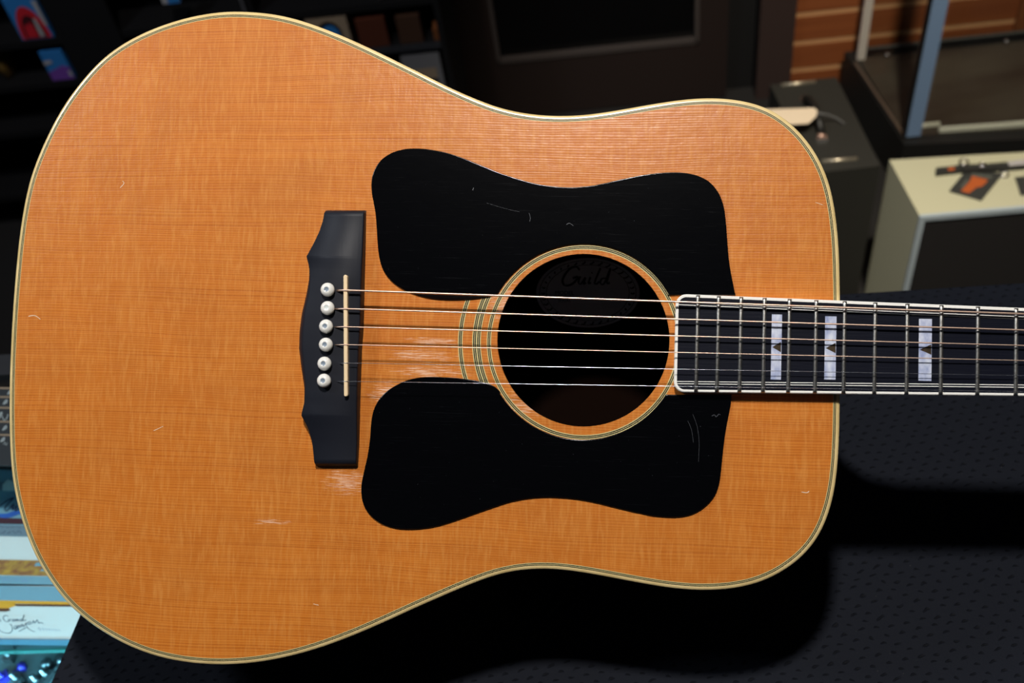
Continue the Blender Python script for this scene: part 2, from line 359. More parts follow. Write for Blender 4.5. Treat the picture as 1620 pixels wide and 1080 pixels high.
# rosette rings
def ring(mb, c, r0, r1, z, m, a0=0, a1=2 * PI, n=120):
    A = [Vector((c.x + r0 * math.cos(a0 + (a1 - a0) * k / n), c.y + r0 * math.sin(a0 + (a1 - a0) * k / n), z)) for k in range(n + 1)]
    B = [Vector((c.x + r1 * math.cos(a0 + (a1 - a0) * k / n), c.y + r1 * math.sin(a0 + (a1 - a0) * k / n), z)) for k in range(n + 1)]
    mb.band(A, B, m, False)
RC = F(922.5, 540.5); PXM = (F(1022, 540) - F(822, 540)).length / 200      # metres per pixel near the hole
for (r0, r1, k, a0, a1) in ((147, 154, 5, 0, 2 * PI), (163.5, 177.5, 9, 0.78 * PI, 1.22 * PI), (193, 200.5, 5, 0.8 * PI, 1.2 * PI)):
    mb = MB(); wl = (1.1, 1.2, .6, 1.2, 1.0) if k == 5 else (1, 1.2, .6, 1.2, 1.4, 1.2, .6, 1.2, 1); u = (r1 - r0) * PXM / sum(wl); rr_ = r0 * PXM
    for i in range(k): ring(mb, RC, rr_, rr_ + wl[i] * u, 0.00008, i % 2, a0, a1); rr_ += wl[i] * u
    mb.build('rosette_ring', [M['line_pale'], M['line_dark']], G)
# pickguards
def arc(a0, a1, r, n=40): return [(922.5 + r * math.cos(a0 + (a1 - a0) * k / n), 540.5 + r * math.sin(a0 + (a1 - a0) * k / n)) for k in range(n + 1)]
UP = [(588,305.6),(587.4,291.7),(589,278),(594.7,264),(604.4,251.4),(621,241),(640.6,235.6),(662.8,234.7),(685,237),(710,242.3),(737.8,251.8),(765.6,263),(793,274),(824,284),(851.7,291),(879.4,294.9),(907,296),(933,293.8),(957,289.3),(985,283),(1015,277),(1040,273.6),(1065.6,272.3),(1087.8,273.8),(1107,279),(1124,289),(1137.8,306.7),(1145.6,329),(1149,356.7),(1151,384),(1153.5,412),(1157.5,437),(1163.8,467)]
a1 = math.atan2(466 - 540.5, 1058 - 922.5); a2 = math.atan2(461 - 540.5, 789 - 922.5)
UPB = [(785,464.5),(776,468),(765.6,470.5),(737.8,473.5),(704.4,474),(676.7,471),(651.7,464),(629.4,452.8),(612.8,437.5),(603,419.4),(598.3,397),(596,366.7),(594,339),(590.6,319.4),(588,305.6)]
def guard(segs, name):
    pts = []
    for s, sp in segs:
        q = spline(s, False, 5) if sp else [Vector((a[0], a[1], 0)) for a in s]
        if pts and (q[0] - pts[-1]).length < 0.5: q = q[1:]
        pts += q
    if (pts[0] - pts[-1]).length < 0.5: pts.pop()
    L = [F(p.x, p.y, 0.0012) for p in pts]
    if area(L) < 0: L.reverse()
    m = MB(); slab(m, L, 0.0001, 0.0013, 0.00045, nb=3); return m.build(name, M['guard'], G)
aa = math.atan2(466 - 540.5, 1058 - 922.5); ab = math.atan2(462 - 540.5, 787.5 - 922.5) 
guard([(UP, True), ([(1163.8, 467), (1090, 466.5), (1056, 466.5)], False), (arc(aa, ab, 155), False), (UPB, True)], 'pickguard')
LO = [(572,788),(571.3,774),(572.5,760.6),(576.7,741),(581.7,719),(585.4,691),(587,669),(590.6,649.4),(600,631),(615.6,616),(637.8,603.6),(660,597.5),(682,596),(710,596.8),(737.8,599.4),(765.6,604.6),(782,611),(791.5,620)]
LOR = [(1157.5,624),(1156,640),(1151,665),(1146.7,690),(1143,723),(1140,751),(1137,768),(1130,785),(1116.7,800),(1100,811),(1083,816.3),(1061,818),(1033,815.8),(1016,812.3),(1000,809),(974,802.8),(946.7,796),(919,790.5),(891,787.3),(863,786.3),(835.6,788.3),(807.8,793.5),(782,801.6),(754.4,811.2),(726.7,821),(699,830),(671,835.6),(643,837),(621,834.5),(601.7,827.5),(586.4,816),(576.7,802),(572,788)]
ac = math.atan2(620 - 540.5, 791 - 922.5); ad = math.atan2(624 - 540.5, 1054 - 922.5)
guard([(LO, True), (arc(ac, ad, 155), False), ([(1057, 624), (1110, 624), (1157.5, 624)], False), (LOR, True)], 'pickguard')
# bridge: rows across, thin at both wings
LB = [(516,333),(513.3,351),(507.8,369),(500,386.7),(489.3,407.8),(492.7,426.7),(492,444),(487.8,466.7),(480.5,497.8),(477,526.7),(476.4,552),(480.5,585.6),(484.6,612),(484.8,637),(481,656.7),(491,677),(496.7,699),(499,725.6),(500.5,736)]
RB = [(579.5,334),(578.5,400),(577.6,431),(575.5,520),(573,552),(570.7,619),(568.6,703),(566.7,736.5)]
def interp(T, y):
    for a, b in zip(T, T[1:]):
        if a[1] <= y <= b[1]: return a[0] + (b[0] - a[0]) * (y - a[1]) / max(b[1] - a[1], 1e-6)
    return T[0][0] if y < T[0][1] else T[-1][0]
mb = MB(); rows = []; ys = sorted(set([333.5 + (736.5 - 333.5) * k / 72 for k in range(73)] + [407.8, 656.7]))
for y in ys:
    k = min(abs(y - 531) / 200, 1.0); u_ = max(0, (k - 0.40) / 0.60); hh = 0.0090 - 0.0036 * u_ * u_ * (3 - 2 * u_)
    xl, xr = interp(LB, y), interp(RB, y); bl = 9 * max(0, 1 - (abs(y - 531) / 120) ** 2) + 2.2; br = 1.8
    e = 0.35 if y in (ys[0], ys[-1]) else 1.0
    yy = y + (1.6 if y == ys[0] else -1.6 if y == ys[-1] else 0)
    row = [F(xl, y, 0.0)]; A = F(xl, y, 0); B = F(xr, y, 0)
    row.append(Vector((A.x, A.y, hh * 0.45 * e)))
    for t in (0.3, 0.65, 1.0):
        q = F(xl + bl * t, y, 0); row.append(Vector((q.x, q.y, hh * (0.45 + 0.55 * math.sin(t * PI / 2)) * e)))
    for t in (1.0, 0.5, 0.15):
        q = F(xr - br * t, y, 0); row.append(Vector((q.x, q.y, hh * (1 - 0.18 * (1 - t) ** 2) * e)))
    row.append(Vector((B.x, B.y, hh * 0.7 * e))); row.append(Vector((B.x, B.y, 0)))
    rows.append([mb.vert(p) for p in row])
for a, b in zip(rows, rows[1:]):
    for k in range(len(a) - 1): mb.face((a[k], a[k + 1], b[k + 1], b[k]), 0, True)
mb.face(rows[0]); mb.face(rows[-1][::-1])
bridge = mb.build('bridge', M['ebony'], G)
# saddle
a = F(547, 438, .011); b = F(547.8, 624, .011); dv = (b - a).normalized(); sv = Vector((-dv.y, dv.x, 0)) * 0.00125
L = [a + sv * math.cos(t) * 1 - dv * 0.00125 * math.sin(t) for t in [PI * k / 8 for k in range(9)]] + [b - sv * math.cos(t) + dv * 0.00125 * math.sin(t) for t in [PI * k / 8 for k in range(9)]]
L = [Vector((p.x, p.y, 0)) for p in L]
if area(L) < 0: L.reverse()
mb = MB(); slab(mb, L, 0.004, 0.0122, 0.0006); mb.build('saddle', M['bone'], bridge)
PINS = [(518, 458), (518, 487), (515.5, 516), (515.2, 545), (513, 575), (512.3, 602)]
for i, (x, y) in enumerate(PINS):
    q = F(x, y, .012); mb = MB(); r = 0.0043
    mb.lathe((q.x, q.y, 0), (0, 0, 1), [(0.0026, .006), (0.0030, .0098), (r * .86, .0102), (r, .0112), (r * .97, .0124), (r * .82, .0135), (r * .55, .0142), (r * .36, .01445), (r * .34, .01438), (0, .0143)], 24, [0] * 8 + [1])
    mb.build('bridge_pin', [M['pin'], M['pin_dot2'] if i == 1 else M['pin_dot']], bridge)
# fretboard
BH = 0.007
TL = F(1085, 465.2, BH); TR = F(1620, 487.0, BH); BL_ = F(1095, 620.6, BH); BR_ = F(1620, 626.6, BH)
XL = F(1067.5, 545, BH).x; XN = F(547.5, 531, 0).x + 0.650
def edge(a, b, x): t = (x - a.x) / (b.x - a.x); return a.y + (b.y - a.y) * t
def ytop(x): return edge(TL, TR, x)
def ybot(x): return edge(BL_, BR_, x)
def board_outline(ins, xr=None):
    xr = xr or XN; x0 = XL + ins; rr = 0.0062 - ins; L = []
    for k in range(9):
        t = PI / 2 * k / 8; L.append(Vector((x0 + rr * (1 - math.cos(t)), ytop(x0 + rr) - ins - rr * (1 - math.sin(t)), 0)))
    for k in range(1, 30): x = x0 + rr + (xr - x0 - rr) * k / 29; L.append(Vector((x, ytop(x) - ins, 0)))
    for k in range(0, 29): x = xr + (x0 + rr - xr) * k / 29; L.append(Vector((x, ybot(x) + ins, 0)))
    for k in range(9):
        t = PI / 2 * k / 8; L.append(Vector((x0 + rr * (1 - math.sin(t)), ybot(x0 + rr) + ins + rr * (1 - math.cos(t)), 0)))
    L.reverse(); return L
bo = board_outline(0.0); b1 = board_outline(0.0017)
mb = MB(); slab(mb, b1, 0.0002, BH, 0.0001, nb=1); board = mb.build('fretboard', M['board'], G)
mb = MB(); bb = board_outline(0.0005)
mb.band(zed(bo, 0.0002), zed(bo, BH - .0005)); mb.band(zed(bo, BH - .0005), zed(bb, BH), smooth=True); mb.band(zed(bb, BH), zed(b1, BH)); mb.band(zed(b1, BH), zed(b1, BH - .001))
mb.build('fretboard_binding', M['white_bind'], board)
mb = MB()
for off in (0.0048, 0.0061):
    for sgn in (1, -1):
        xs = [XL + 0.0017 + (XN - XL - .002) * k / 20 for k in range(21)]
        A = [Vector((x, (ytop(x) - off) if sgn > 0 else (ybot(x) + off), BH + .00006)) for x in xs]
        B = [p + Vector((0, -0.00042 * sgn, 0)) for p in A]; mb.band(A, B, 0, False)
mb.build('inlaid_line', M['white_bind'], board)
fx = [1102.8, 1135.8, 1171.5, 1208.7, 1248.4, 1290.8, 1336.0, 1384.6, 1435.5, 1489.6, 1547.6, 1608.3]
SADX = XN - 0.650
FR = [F(x, 545, BH + .001).x for x in fx] + [XN - 0.650 * (1 - 2 ** (-k / 12)) for k in range(8, 0, -1)]
fo = None
for x in FR:
    mb = MB(); yt, yb = ytop(x) - .0003, ybot(x) + .0003; nn = 8; secs = []
    for y, sc in ((yt, .15), (yt - .0008, .8), (yt - .002, 1), (yb + .002, 1), (yb + .0008, .8), (yb, .15)):
        secs.append([mb.vert((x + .00122 * math.cos(PI * k / nn), y, BH - .0001 + .00125 * sc * math.sin(PI * k / nn))) for k in range(nn + 1)])
    for a, b in zip(secs, secs[1:]):
        for k in range(nn): mb.face((a[k], a[k + 1], b[k + 1], b[k]), 0, True)
    mb.face(secs[0]); mb.face(secs[-1][::-1])
    mb.build('fret', M['fret'], board)
def inlay(cx, cy, w, y0, y1):
    z = BH + .00005; mb = MB(); q = [F(cx - w / 2 + (1 if 0 else 0), y, z) for y in (y0, y1)] + [F(cx + w / 2, y, z) for y in (y1, y0)]
    mb.box(((q[0].x + q[2].x) / 2, (q[0].y + q[1].y) / 2, BH - .0004), (abs(q[2].x - q[0].x) / 2, abs(q[0].y - q[1].y) / 2, .00046))
    z = BH + .00009
    for dy0, dy1, m in ((-8, -1, 1), (-1, 8, 1), (-8.5, -6.8, 1)):
        A = F(cx - w * .45, cy, z); B = F(cx + w / 2, cy + dy0, z); C = F(cx + w / 2, cy + dy1, z)
        mb.face([mb.vert(A), mb.vert(B), mb.vert(C)], m)
    mb.build('block_inlay', [M['pearl'], M['abalone']], board)
inlay(1228.3, 549, 14.5, 497, 600); inlay(1313.7, 550.5, 16.5, 500, 600); inlay(1463.7, 553, 19.5, 504, 602)
for k0, k1 in ((8, 9), (6, 7), (4, 5), (2, 3), (0, 1)):
    xa = XN - 0.650 * (1 - 2 ** (-k0 / 12)); xb = XN - 0.650 * (1 - 2 ** (-k1 / 12)); c = (xa + xb) / 2; mb = MB(); hw = (xa - xb) * .22
    mb.box((c, (ytop(c) + ybot(c)) / 2, BH - .0004), (hw, (ytop(c) - ybot(c)) * .36, .00046)); mb.build('block_inlay', M['pearl'], board)
# neck, heel, nut, headstock (out of the frame to the right)
XB = F(1329, 545).x
mb = MB(); secs = []
for x, dp in ((XB - .001, .017), (XB + .05, .0165), (XN - .03, .0145), (XN, .014)):
    yc = (ytop(x) + ybot(x)) / 2; hw = (ytop(x) - ybot(x)) / 2
    secs.append([mb.vert((x, yc + hw * math.cos(PI * k / 16), .0002 - (dp + .0002) * math.sin(PI * k / 16) ** .8)) for k in range(17)])
for a, b in zip(secs, secs[1:]):
    for k in range(16): mb.face((a[k], a[k + 1], b[k + 1], b[k]), 0, True)
mb.face(secs[0]); mb.face(secs[-1][::-1])
neck = mb.build('neck', M['mahogany'], G)
mb = MB(); secs = []
for z, l, hw in ((-.002, .075, .026), (-.016, .06, .025), (-.03, .034, .020), (-.06, .020, .015), (-.095, .014, .012)):
    yc = (ytop(XB) + ybot(XB)) / 2
    secs.append([mb.vert((XB - .0004 + l * math.sin(PI * k / 12), yc + hw * math.cos(PI * k / 12), z)) for k in range(13)])
for a, b in zip(secs, secs[1:]):
    for k in range(13): mb.face((a[k], a[(k + 1) % 13], b[(k + 1) % 13], b[k]), 0, True)
mb.face(secs[0]); mb.face(secs[-1][::-1]); mb.build('heel', M['mahogany'], neck)
yc = (ytop(XN) + ybot(XN)) / 2
mb = MB(); mb.box((XN + .0025, yc, .005), (.0025, .0205, .0035)); mb.build('nut', M['bone'], G)
hs = [(XN + .005, .021), (XN + .02, .026), (XN + .03, .034), (XN + .17, .036), (XN + .185, .022), (XN + .178, .0)]
L = [Vector((x, yc - y, 0)) for x, y in hs] + [Vector((x, yc + y, 0)) for x, y in hs[::-1][1:]]
if area(L) < 0: L.reverse()
mb = MB(); slab(mb, L, -.013, .001, .001); head = mb.build('headstock', M['guard'], G)
for k in range(3):
    for s in (-1, 1):
        x = XN + .05 + .042 * k; mb = MB(); mb.lathe((x, yc + s * .024, .001), (0, 0, 1), [(.0045, 0), (.0045, .002), (.003, .002), (.003, .011), (.0025, .012)], 12)
        mb.tube([(x, yc + s * .030, -.008), (x, yc + s * .048, -.008)], .002, 8); mb.box((x, yc + s * .053, -.008), (.007, .006, .0035))
        mb.build('tuner', M['chrome'], head)
# strings
SY0 = [459, 488.3, 516.8, 545, 574, 603.0]; SY1 = [496.5, 522, 546.4, 570.2, 593.9, 619]
SR = [.00062, .00050, .00039, .00029, .00018, .00015]
for i in range(6):
    s0 = F(547.5, SY0[i], .0124); s1 = F(1620, SY1[i], .0102)
    t = (XN - s0.x) / (s1.x - s0.x); e = Vector((XN + .002, s0.y + (s1.y - s0.y) * t, .0088))
    st = F((536, 533, 532, 532.5, 538, 535)[i], SY0[i] + .5, .009)
    mb = MB(); mb.tube([Vector((st.x - .003, st.y, .0072)), Vector((st.x, st.y, .0095)), s0 + Vector((-.0008, 0, 0)), s0 + Vector((.0008, 0, 0))] + [s0.lerp(e, k / 12) for k in range(1, 13)] + [Vector((XN + .05 + .042 * (2 - abs(i - 2.5) // 1), yc + (.022 if i < 3 else -.022), .006))],
        [SR[i] * 1.25] * 2 + [SR[i]] * 15, 10)
    mb.build('string', M['bronze'] if i < 4 else M['steel'], G)
    if i >= 4: G.children[-1]['label'] = 'plain silver steel string'

# ------------------------------------------------------------------ lettering helpers
def stroke(mb, pts, w, fn, m=0, sm=True):
    """pen stroke through 2-D points; fn maps 2-D to 3-D"""
    Q = spline(pts, False, 6) if sm and len(pts) > 2 else [Vector((p[0], p[1], 0)) for p in pts]
    A, B = [], []
    for i, p in enumerate(Q):
        t = (Q[min(i + 1, len(Q) - 1)] - Q[max(i - 1, 0)])
        t = t.normalized() if t.length else Vector((1, 0, 0)); nrm = Vector((-t.y, t.x, 0))
        f = w * (0.6 + 0.4 * abs(nrm.x * .8 + nrm.y * .3))
        A.append(fn(p.x + nrm.x * f / 2, p.y + nrm.y * f / 2)); B.append(fn(p.x - nrm.x * f / 2, p.y - nrm.y * f / 2))
    mb.band(A, B, m, False)
def text_into(mb, body, fn, size, m=0, shear=0.0):
    c = bpy.data.curves.new('lettering', 'FONT'); c.body = body; c.size = size; c.align_x = 'CENTER'; c.align_y = 'CENTER'; c.shear = shear; c.resolution_u = 3
    o = bpy.data.objects.new('lettering', c); COL.objects.link(o); dg = bpy.context.evaluated_depsgraph_get(); me = bpy.data.meshes.new_from_object(o.evaluated_get(dg))
    b = len(mb.v)
    for v in me.vertices: mb.vert(fn(v.co.x, v.co.y))
    for p in me.polygons: mb.face([b + k for k in p.vertices], m)
    bpy.data.objects.remove(o); bpy.data.curves.remove(c); bpy.data.meshes.remove(me)
# paper label on the inside of the back
LZ = -DEP + .0034
def lab(px, py): p = F(px, py, LZ); p.z = LZ + .0001; return p
def lab2(px, py): p = F(px, py, LZ); p.z = LZ + .0002; return p
mb = MB(); mb.face([mb.vert(lab(930 + 82 * math.cos(2 * PI * k / 60), 463 + 55 * math.sin(2 * PI * k / 60))) for k in range(60)])
for r0, w in ((0.93, 1.0), (0.80, 1.0)):
    stroke(mb, [(930 + 82 * r0 * math.cos(2 * PI * k / 60), 463 + 55 * r0 * math.sin(2 * PI * k / 60)) for k in range(61)], w, lab2, 1, False)
for k in range(34):
    t = 2 * PI * k / 34; c, s = math.cos(t), math.sin(t)
    stroke(mb, [(930 + 82 * .90 * c - 3 * s, 463 + 55 * .90 * s), (930 + 82 * .86 * c, 463 + 55 * .88 * s + 2), (930 + 82 * .83 * c + 3 * s, 463 + 55 * .83 * s)], 2.6, lab2, 1)
for st, w in (([(917, 427), (912, 422), (903, 424), (894, 434), (890, 444), (893, 451), (901, 451), (909, 446), (914, 438), (906, 440)], 4), ([(918, 437), (915, 446), (919, 449), (926, 439), (923, 449), (927, 447)], 3.2),
              ([(934, 438), (931, 448), (935, 447)], 3.2), ([(936, 432), (937, 431)], 3), ([(950, 424), (941, 446), (944, 449), (948, 445)], 3.2), ([(961, 440), (952, 441), (950, 448), (956, 448), (966, 424), (960, 447), (965, 447)], 3.2)):
    stroke(mb, st, w, lab2, 1)
text_into(mb, 'MODEL', lambda x, y: lab2(893 + x, 463.5 - y), 9, 1)
text_into(mb, 'SERIAL', lambda x, y: lab2(893 + x, 475.5 - y), 7, 1)
mb.build('paper_label', [M['paper'], M['ink']], G, fix=False)
# surface scratches that show as pale nicks
M['nick'] = mat('bare_nick', (0.75, 0.60, 0.45), 0.5); M['nick2'] = mat('guard_scuff', (0.05, 0.055, 0.065), 0.4)
for pts, w in (([(190, 297), (196, 290), (194, 286)], 1), ([(45, 500), (55, 499), (64, 505)], 1.6), ([(243, 681), (250, 678), (258, 674)], 1), ([(1268, 778), (1276, 779), (1280, 777)], 1.8), ([(496, 955), (504, 957)], 1.5), ([(1290, 320), (1302, 324)], 1.2)):
    mb = MB(); stroke(mb, pts, w * .9, lambda x, y: F(x, y, .00006), 0); mb.build('scratch', M['nick'], G, fix=False)
for pts, w in (([(1126, 658), (1130, 656), (1133, 659), (1137, 655), (1140, 656)], 1.1), ([(896, 355), (901, 353), (907, 357)], 1.1), ([(748, 301), (749, 297)], 1.4), ([(837, 337), (839, 344), (838, 350)], .8), ([(1096, 655), (1103, 675), (1106, 700), (1105, 730)], .5), ([(1088, 665), (1094, 680), (1097, 700)], .5), ([(770, 321), (800, 330), (822, 335)], .5)):
    mb = MB(); stroke(mb, pts, w, lambda x, y: F(x, y, .00137), 0); mb.build('scratch', M['nick2'], G, fix=False)

# ------------------------------------------------------------------ counter with glass top, and the mat on it
CT = 0.9455                                     # top of the counter glass
CD = Vector((0.98522, -0.17127, 0)); CNn = Vector((0.17127, 0.98522, 0))    # along / away from the camera
cf = onz(0, 561, CT).dot(CNn)                   # far edge
NEAR = cf - 0.60; S0, S1 = -1.15, 1.15
def K(s, d, z): return CD * s + CNn * d + Vector((0, 0, z))
AX = (CD, CNn, Vector((0, 0, 1)))
M['blackmetal'] = mat('black_aluminium', (0.022, 0.024, 0.028), 0.4, metal=0.3, bump=(300, .0002, .3))
M['laminate'] = mat('black_laminate', (0.012, 0.012, 0.013), 0.5, bump=(80, .0002, .3))
M['glass'] = glass_mat('counter_glass'); M['glass_edge'] = mat('green_glass_edge', (0.02, 0.10, 0.09), 0.15)
M['shelf_glass'] = glass_mat('shelf_glass', (0.85, 0.95, 0.95), .05)
M['inner'] = mat('case_interior', (0.03, 0.045, 0.05), 0.6)
counter = empty('display_counter', K(0, NEAR + .3, 0)); tag(counter, 'black framed glass topped display counter under the guitar and mat', 'counter')
def rel(mbx, root):                              # world coordinates -> root's own
    mbx.v = [v - root.location for v in mbx.v]; return mbx
mb = MB(); e = .024
mb.box(K(0, cf - e / 2, CT - .014), (1.15, e / 2, .014), 0, AX); mb.box(K(0, NEAR + e / 2, CT - .014), (1.15, e / 2, .014), 0, AX)
mb.box(K(S0 + e / 2, (cf + NEAR) / 2, CT - .014), (e / 2, .3 - e, .014), 0, AX); mb.box(K(S1 - e / 2, (cf + NEAR) / 2, CT - .014), (e / 2, .3 - e, .014), 0, AX)
rel(mb, counter).build('top_frame', M['blackmetal'], counter)
mb = MB(); mb.box(K(0, (cf + NEAR) / 2, CT - .004), (1.15 - e, .3 - e, .003), 0, AX); rel(mb, counter).build('glass_top', M['glass'], counter)
mb = MB(); mb.box(K(0, cf - .008, .46), (1.15, .008, .4575), 0, AX); mb.box(K(0, NEAR + .008, .36), (1.15, .008, .3575), 0, AX)
for s in (S0 + .008, S1 - .008): mb.box(K(s, (cf + NEAR) / 2, .46), (.008, .284, .4575), 0, AX)
rel(mb, counter).build('cabinet_panel', M['laminate'], counter)
mb = MB(); mb.box(K(0, (cf + NEAR) / 2, .70), (1.13, .28, .01), 0, AX); rel(mb, counter).build('case_deck', M['inner'], counter)
mb = MB(); mb.box(K(0, NEAR + .009, .82), (1.13, .003, .102), 0, AX); rel(mb, counter).build('front_glass', M['glass'], counter)
SZ = 0.845                                      # glass shelf top
sh = onz(40, 1029, SZ).dot(CNn)
mb = MB(); mb.box(K(0, (sh + cf - .02) / 2, SZ - .003), (1.12, (cf - .02 - sh) / 2, .003), 0, AX); mb.box(K(0, sh + .0008, SZ - .003), (1.12, .0008, .003), 1, AX)
rel(mb, counter).build('glass_shelf', [M['shelf_glass'], M['glass_edge']], counter)
# led strip under the far rail of the counter frame, shining into the case
led = MB(); led.box(K(0, NEAR + .032, CT - .031), (1.1, .006, .003), 0, AX)
M['led'] = mat('led', (1, 1, 1), .5, emit=(0.30, 0.82, 1.0), es=1000)
led.v = [v - counter.location for v in led.v]; led.build('led_strip', M['led'], counter)
mb = MB(); mb.box(K(0, NEAR + .038, CT - .0265), (1.1, .014, .0008), 0, AX); mb.box(K(0, NEAR + .0525, CT - .031), (1.1, .0006, .0052), 0, AX)  # unseen shield added to stop the strip's light leaking upward
mb.v = [v - counter.location for v in mb.v]; mb.build('led_light_shield', M['blackmetal'], counter)
# vinyl mat
MT = 0.9500
c_fr = onz(1900, 429.6, MT); ml0 = onz(130, 962, MT); ml1 = onz(80, 1080, MT); dl = (ml0 - ml1).normalized()
farL = onz(1331, 464.5, MT); farR = onz(1620, 446.5, MT); df = (farR - farL).normalized()
den = dl.x * df.y - dl.y * df.x; q = farL - ml1; t = (q.x * df.y - q.y * df.x) / den; cl = ml1 + dl * t     # far-left corner
cr = farR + df * .62; nl = ml1 - dl * .28; nr = cr - dl * (cl - nl).length
L = []
corners = [nl, nr, cr, cl]
for i, c in enumerate(corners):
    a = (corners[i - 1] - c).normalized(); b = (corners[(i + 1) % 4] - c).normalized(); r = .008
    for k in range(5):
        u = k / 4; L.append(c + a * r * (1 - u) ** 2 + b * r * u ** 2)
L = [Vector((p.x, p.y, 0)) for p in L]
if area(L) < 0: L.reverse()
mb = MB(); slab(mb, L, CT + .0001, MT, .0015); tag(mb.build('counter_mat', M['vinyl']), 'black embossed vinyl mat covering the glass counter under the guitar', 'mat')

# ------------------------------------------------------------------ packs lying on the glass shelf of the counter
def topquad(mb, px4, z, th, m=0):               # slab whose top face has these photo corners
    T = [onz(x, y, z) for x, y in px4]; mb.hexa([p - Vector((0, 0, th)) for p in T] + T, m)
def flat(mb, px4, z, m): T = [onz(x, y, z) for x, y in px4]; mb.face([mb.vert(p) for p in T], m)
WL = mat('white_card', (0.78, 0.84, 0.86), 0.6, spec=.2); PB = mat('pale_blue_card', (0.22, 0.42, 0.55), 0.35); RB_ = mat('royal_blue_print', (0.03, 0.12, 0.5), 0.4)
MR = mat('maroon_print', (0.07, 0.02, 0.03), 0.4); GR = mat('grey_print', (0.18, 0.26, 0.34), 0.4); INK = mat('navy_ink', (0.01, 0.03, 0.09), 0.5)
GOLD = mat('amber_print', (0.85, 0.42, 0.03), 0.4); BRN = mat('brown_print', (0.13, 0.045, 0.02), 0.4)
FIG = mat('red_gold_marble_print', (0.60, 0.36, 0.06), 0.4, var=((150, 220, 60), (0.24, 0.07, 0.05)))
def pack(name, px4, z, th, mats, deco, label, cat, group=None, side=None):
    o = empty(name, (onz(*px4[0], z) + onz(*px4[2], z)) / 2 - Vector((0, 0, th))); mb = MB(); topquad(mb, px4, z, th); rel(mb, o).build('box', side or mats[0], o)
    mb = MB(); deco(mb, z + .0003); rel(mb, o).build('printed_cover', mats, o, fix=False); return tag(o, label, cat, group)
def Q(x0, x1, y0, y1, sl=.02): return [(x0, y0 + x0 * sl), (x1, y0 + x1 * sl), (x1, y1 + x1 * sl), (x0, y1 + x0 * sl)]
def fnz(z): return lambda x, y: onz(x, y, z)
def squig(mb, x0, x1, y, h, z, m, w=1.0, step=4.2, seed=1):
    rr = random.Random(seed); x = x0; pts = []
    while x < x1: pts.append((x, y + rr.uniform(-h, h) + (x * .02))); x += step * rr.uniform(.6, 1.3)
    for i in range(0, len(pts) - 3, 4): stroke(mb, pts[i:i + 4], w, fnz(z), m)
PZ = SZ + .013
def d1(mb, z):
    flat(mb, Q(-160, 170, 744, 762), z, 1); flat(mb, Q(-160, 60, 762, 775), z + .0001, 2)
    flat(mb, [(4, 766), (12, 758), (26, 764), (24, 776), (4, 776)], z + .0002, 3)
    for st in ([(-8, 806), (2, 798), (14, 790), (22, 787), (15, 794), (8, 803), (10, 808), (17, 802), (22, 797), (19, 806), (27, 800), (24, 808), (32, 803)],): stroke(mb, st, 2.4, fnz(z + .0003), 4)
    flat(mb, [(-160, 812), (0, 812), (10, 812), (22, 808), (170, 812), (170, 815), (30, 813), (20, 817), (8, 820), (0, 818), (-160, 818)], z + .0001, 5)
    flat(mb, Q(-160, 170, 819, 828), z + .00015, 6)
    flat(mb, Q(-160, 170, 830, 847), z + .0001, 2); squig(mb, 0, 46, 833, 1, z + .0003, 4, .8, 2.4, 3); squig(mb, 0, 44, 841, 2.2, z + .0003, 4, 1.0, 2.4, 5)
pack('string_pack', Q(-160, 170, 741, 848), PZ, .012, [PB, PB, GR, WL, INK, RB_, MR], d1, 'pale blue printed string pack with maroon stripe, farthest of the bright packs in the counter', 'string pack', 'bright printed string packs in the counter')
def d2(mb, z):
    flat(mb, Q(-160, 190, 848, 884), z, 1); flat(mb, Q(-160, 190, 885, 909), z + .0001, 2)
    flat(mb, [(54, 895), (57, 890), (62, 889), (66, 895)], z + .0002, 3); flat(mb, [(63, 903), (67, 899), (71, 903)], z + .0002, 3)
    flat(mb, Q(-160, 190, 910, 923), z + .0001, 3); squig(mb, 0, 56, 916, 3.2, z + .0003, 4, .8, 2.1, 9)
pack('string_pack', Q(-160, 190, 849, 923), PZ, .012, [WL, WL, FIG, PB, mat('pale_violet_ink', (.2, .3, .6), .5)], d2, 'white string pack with a red and gold marbled band, middle of the bright packs', 'string pack', 'bright printed string packs in the counter')
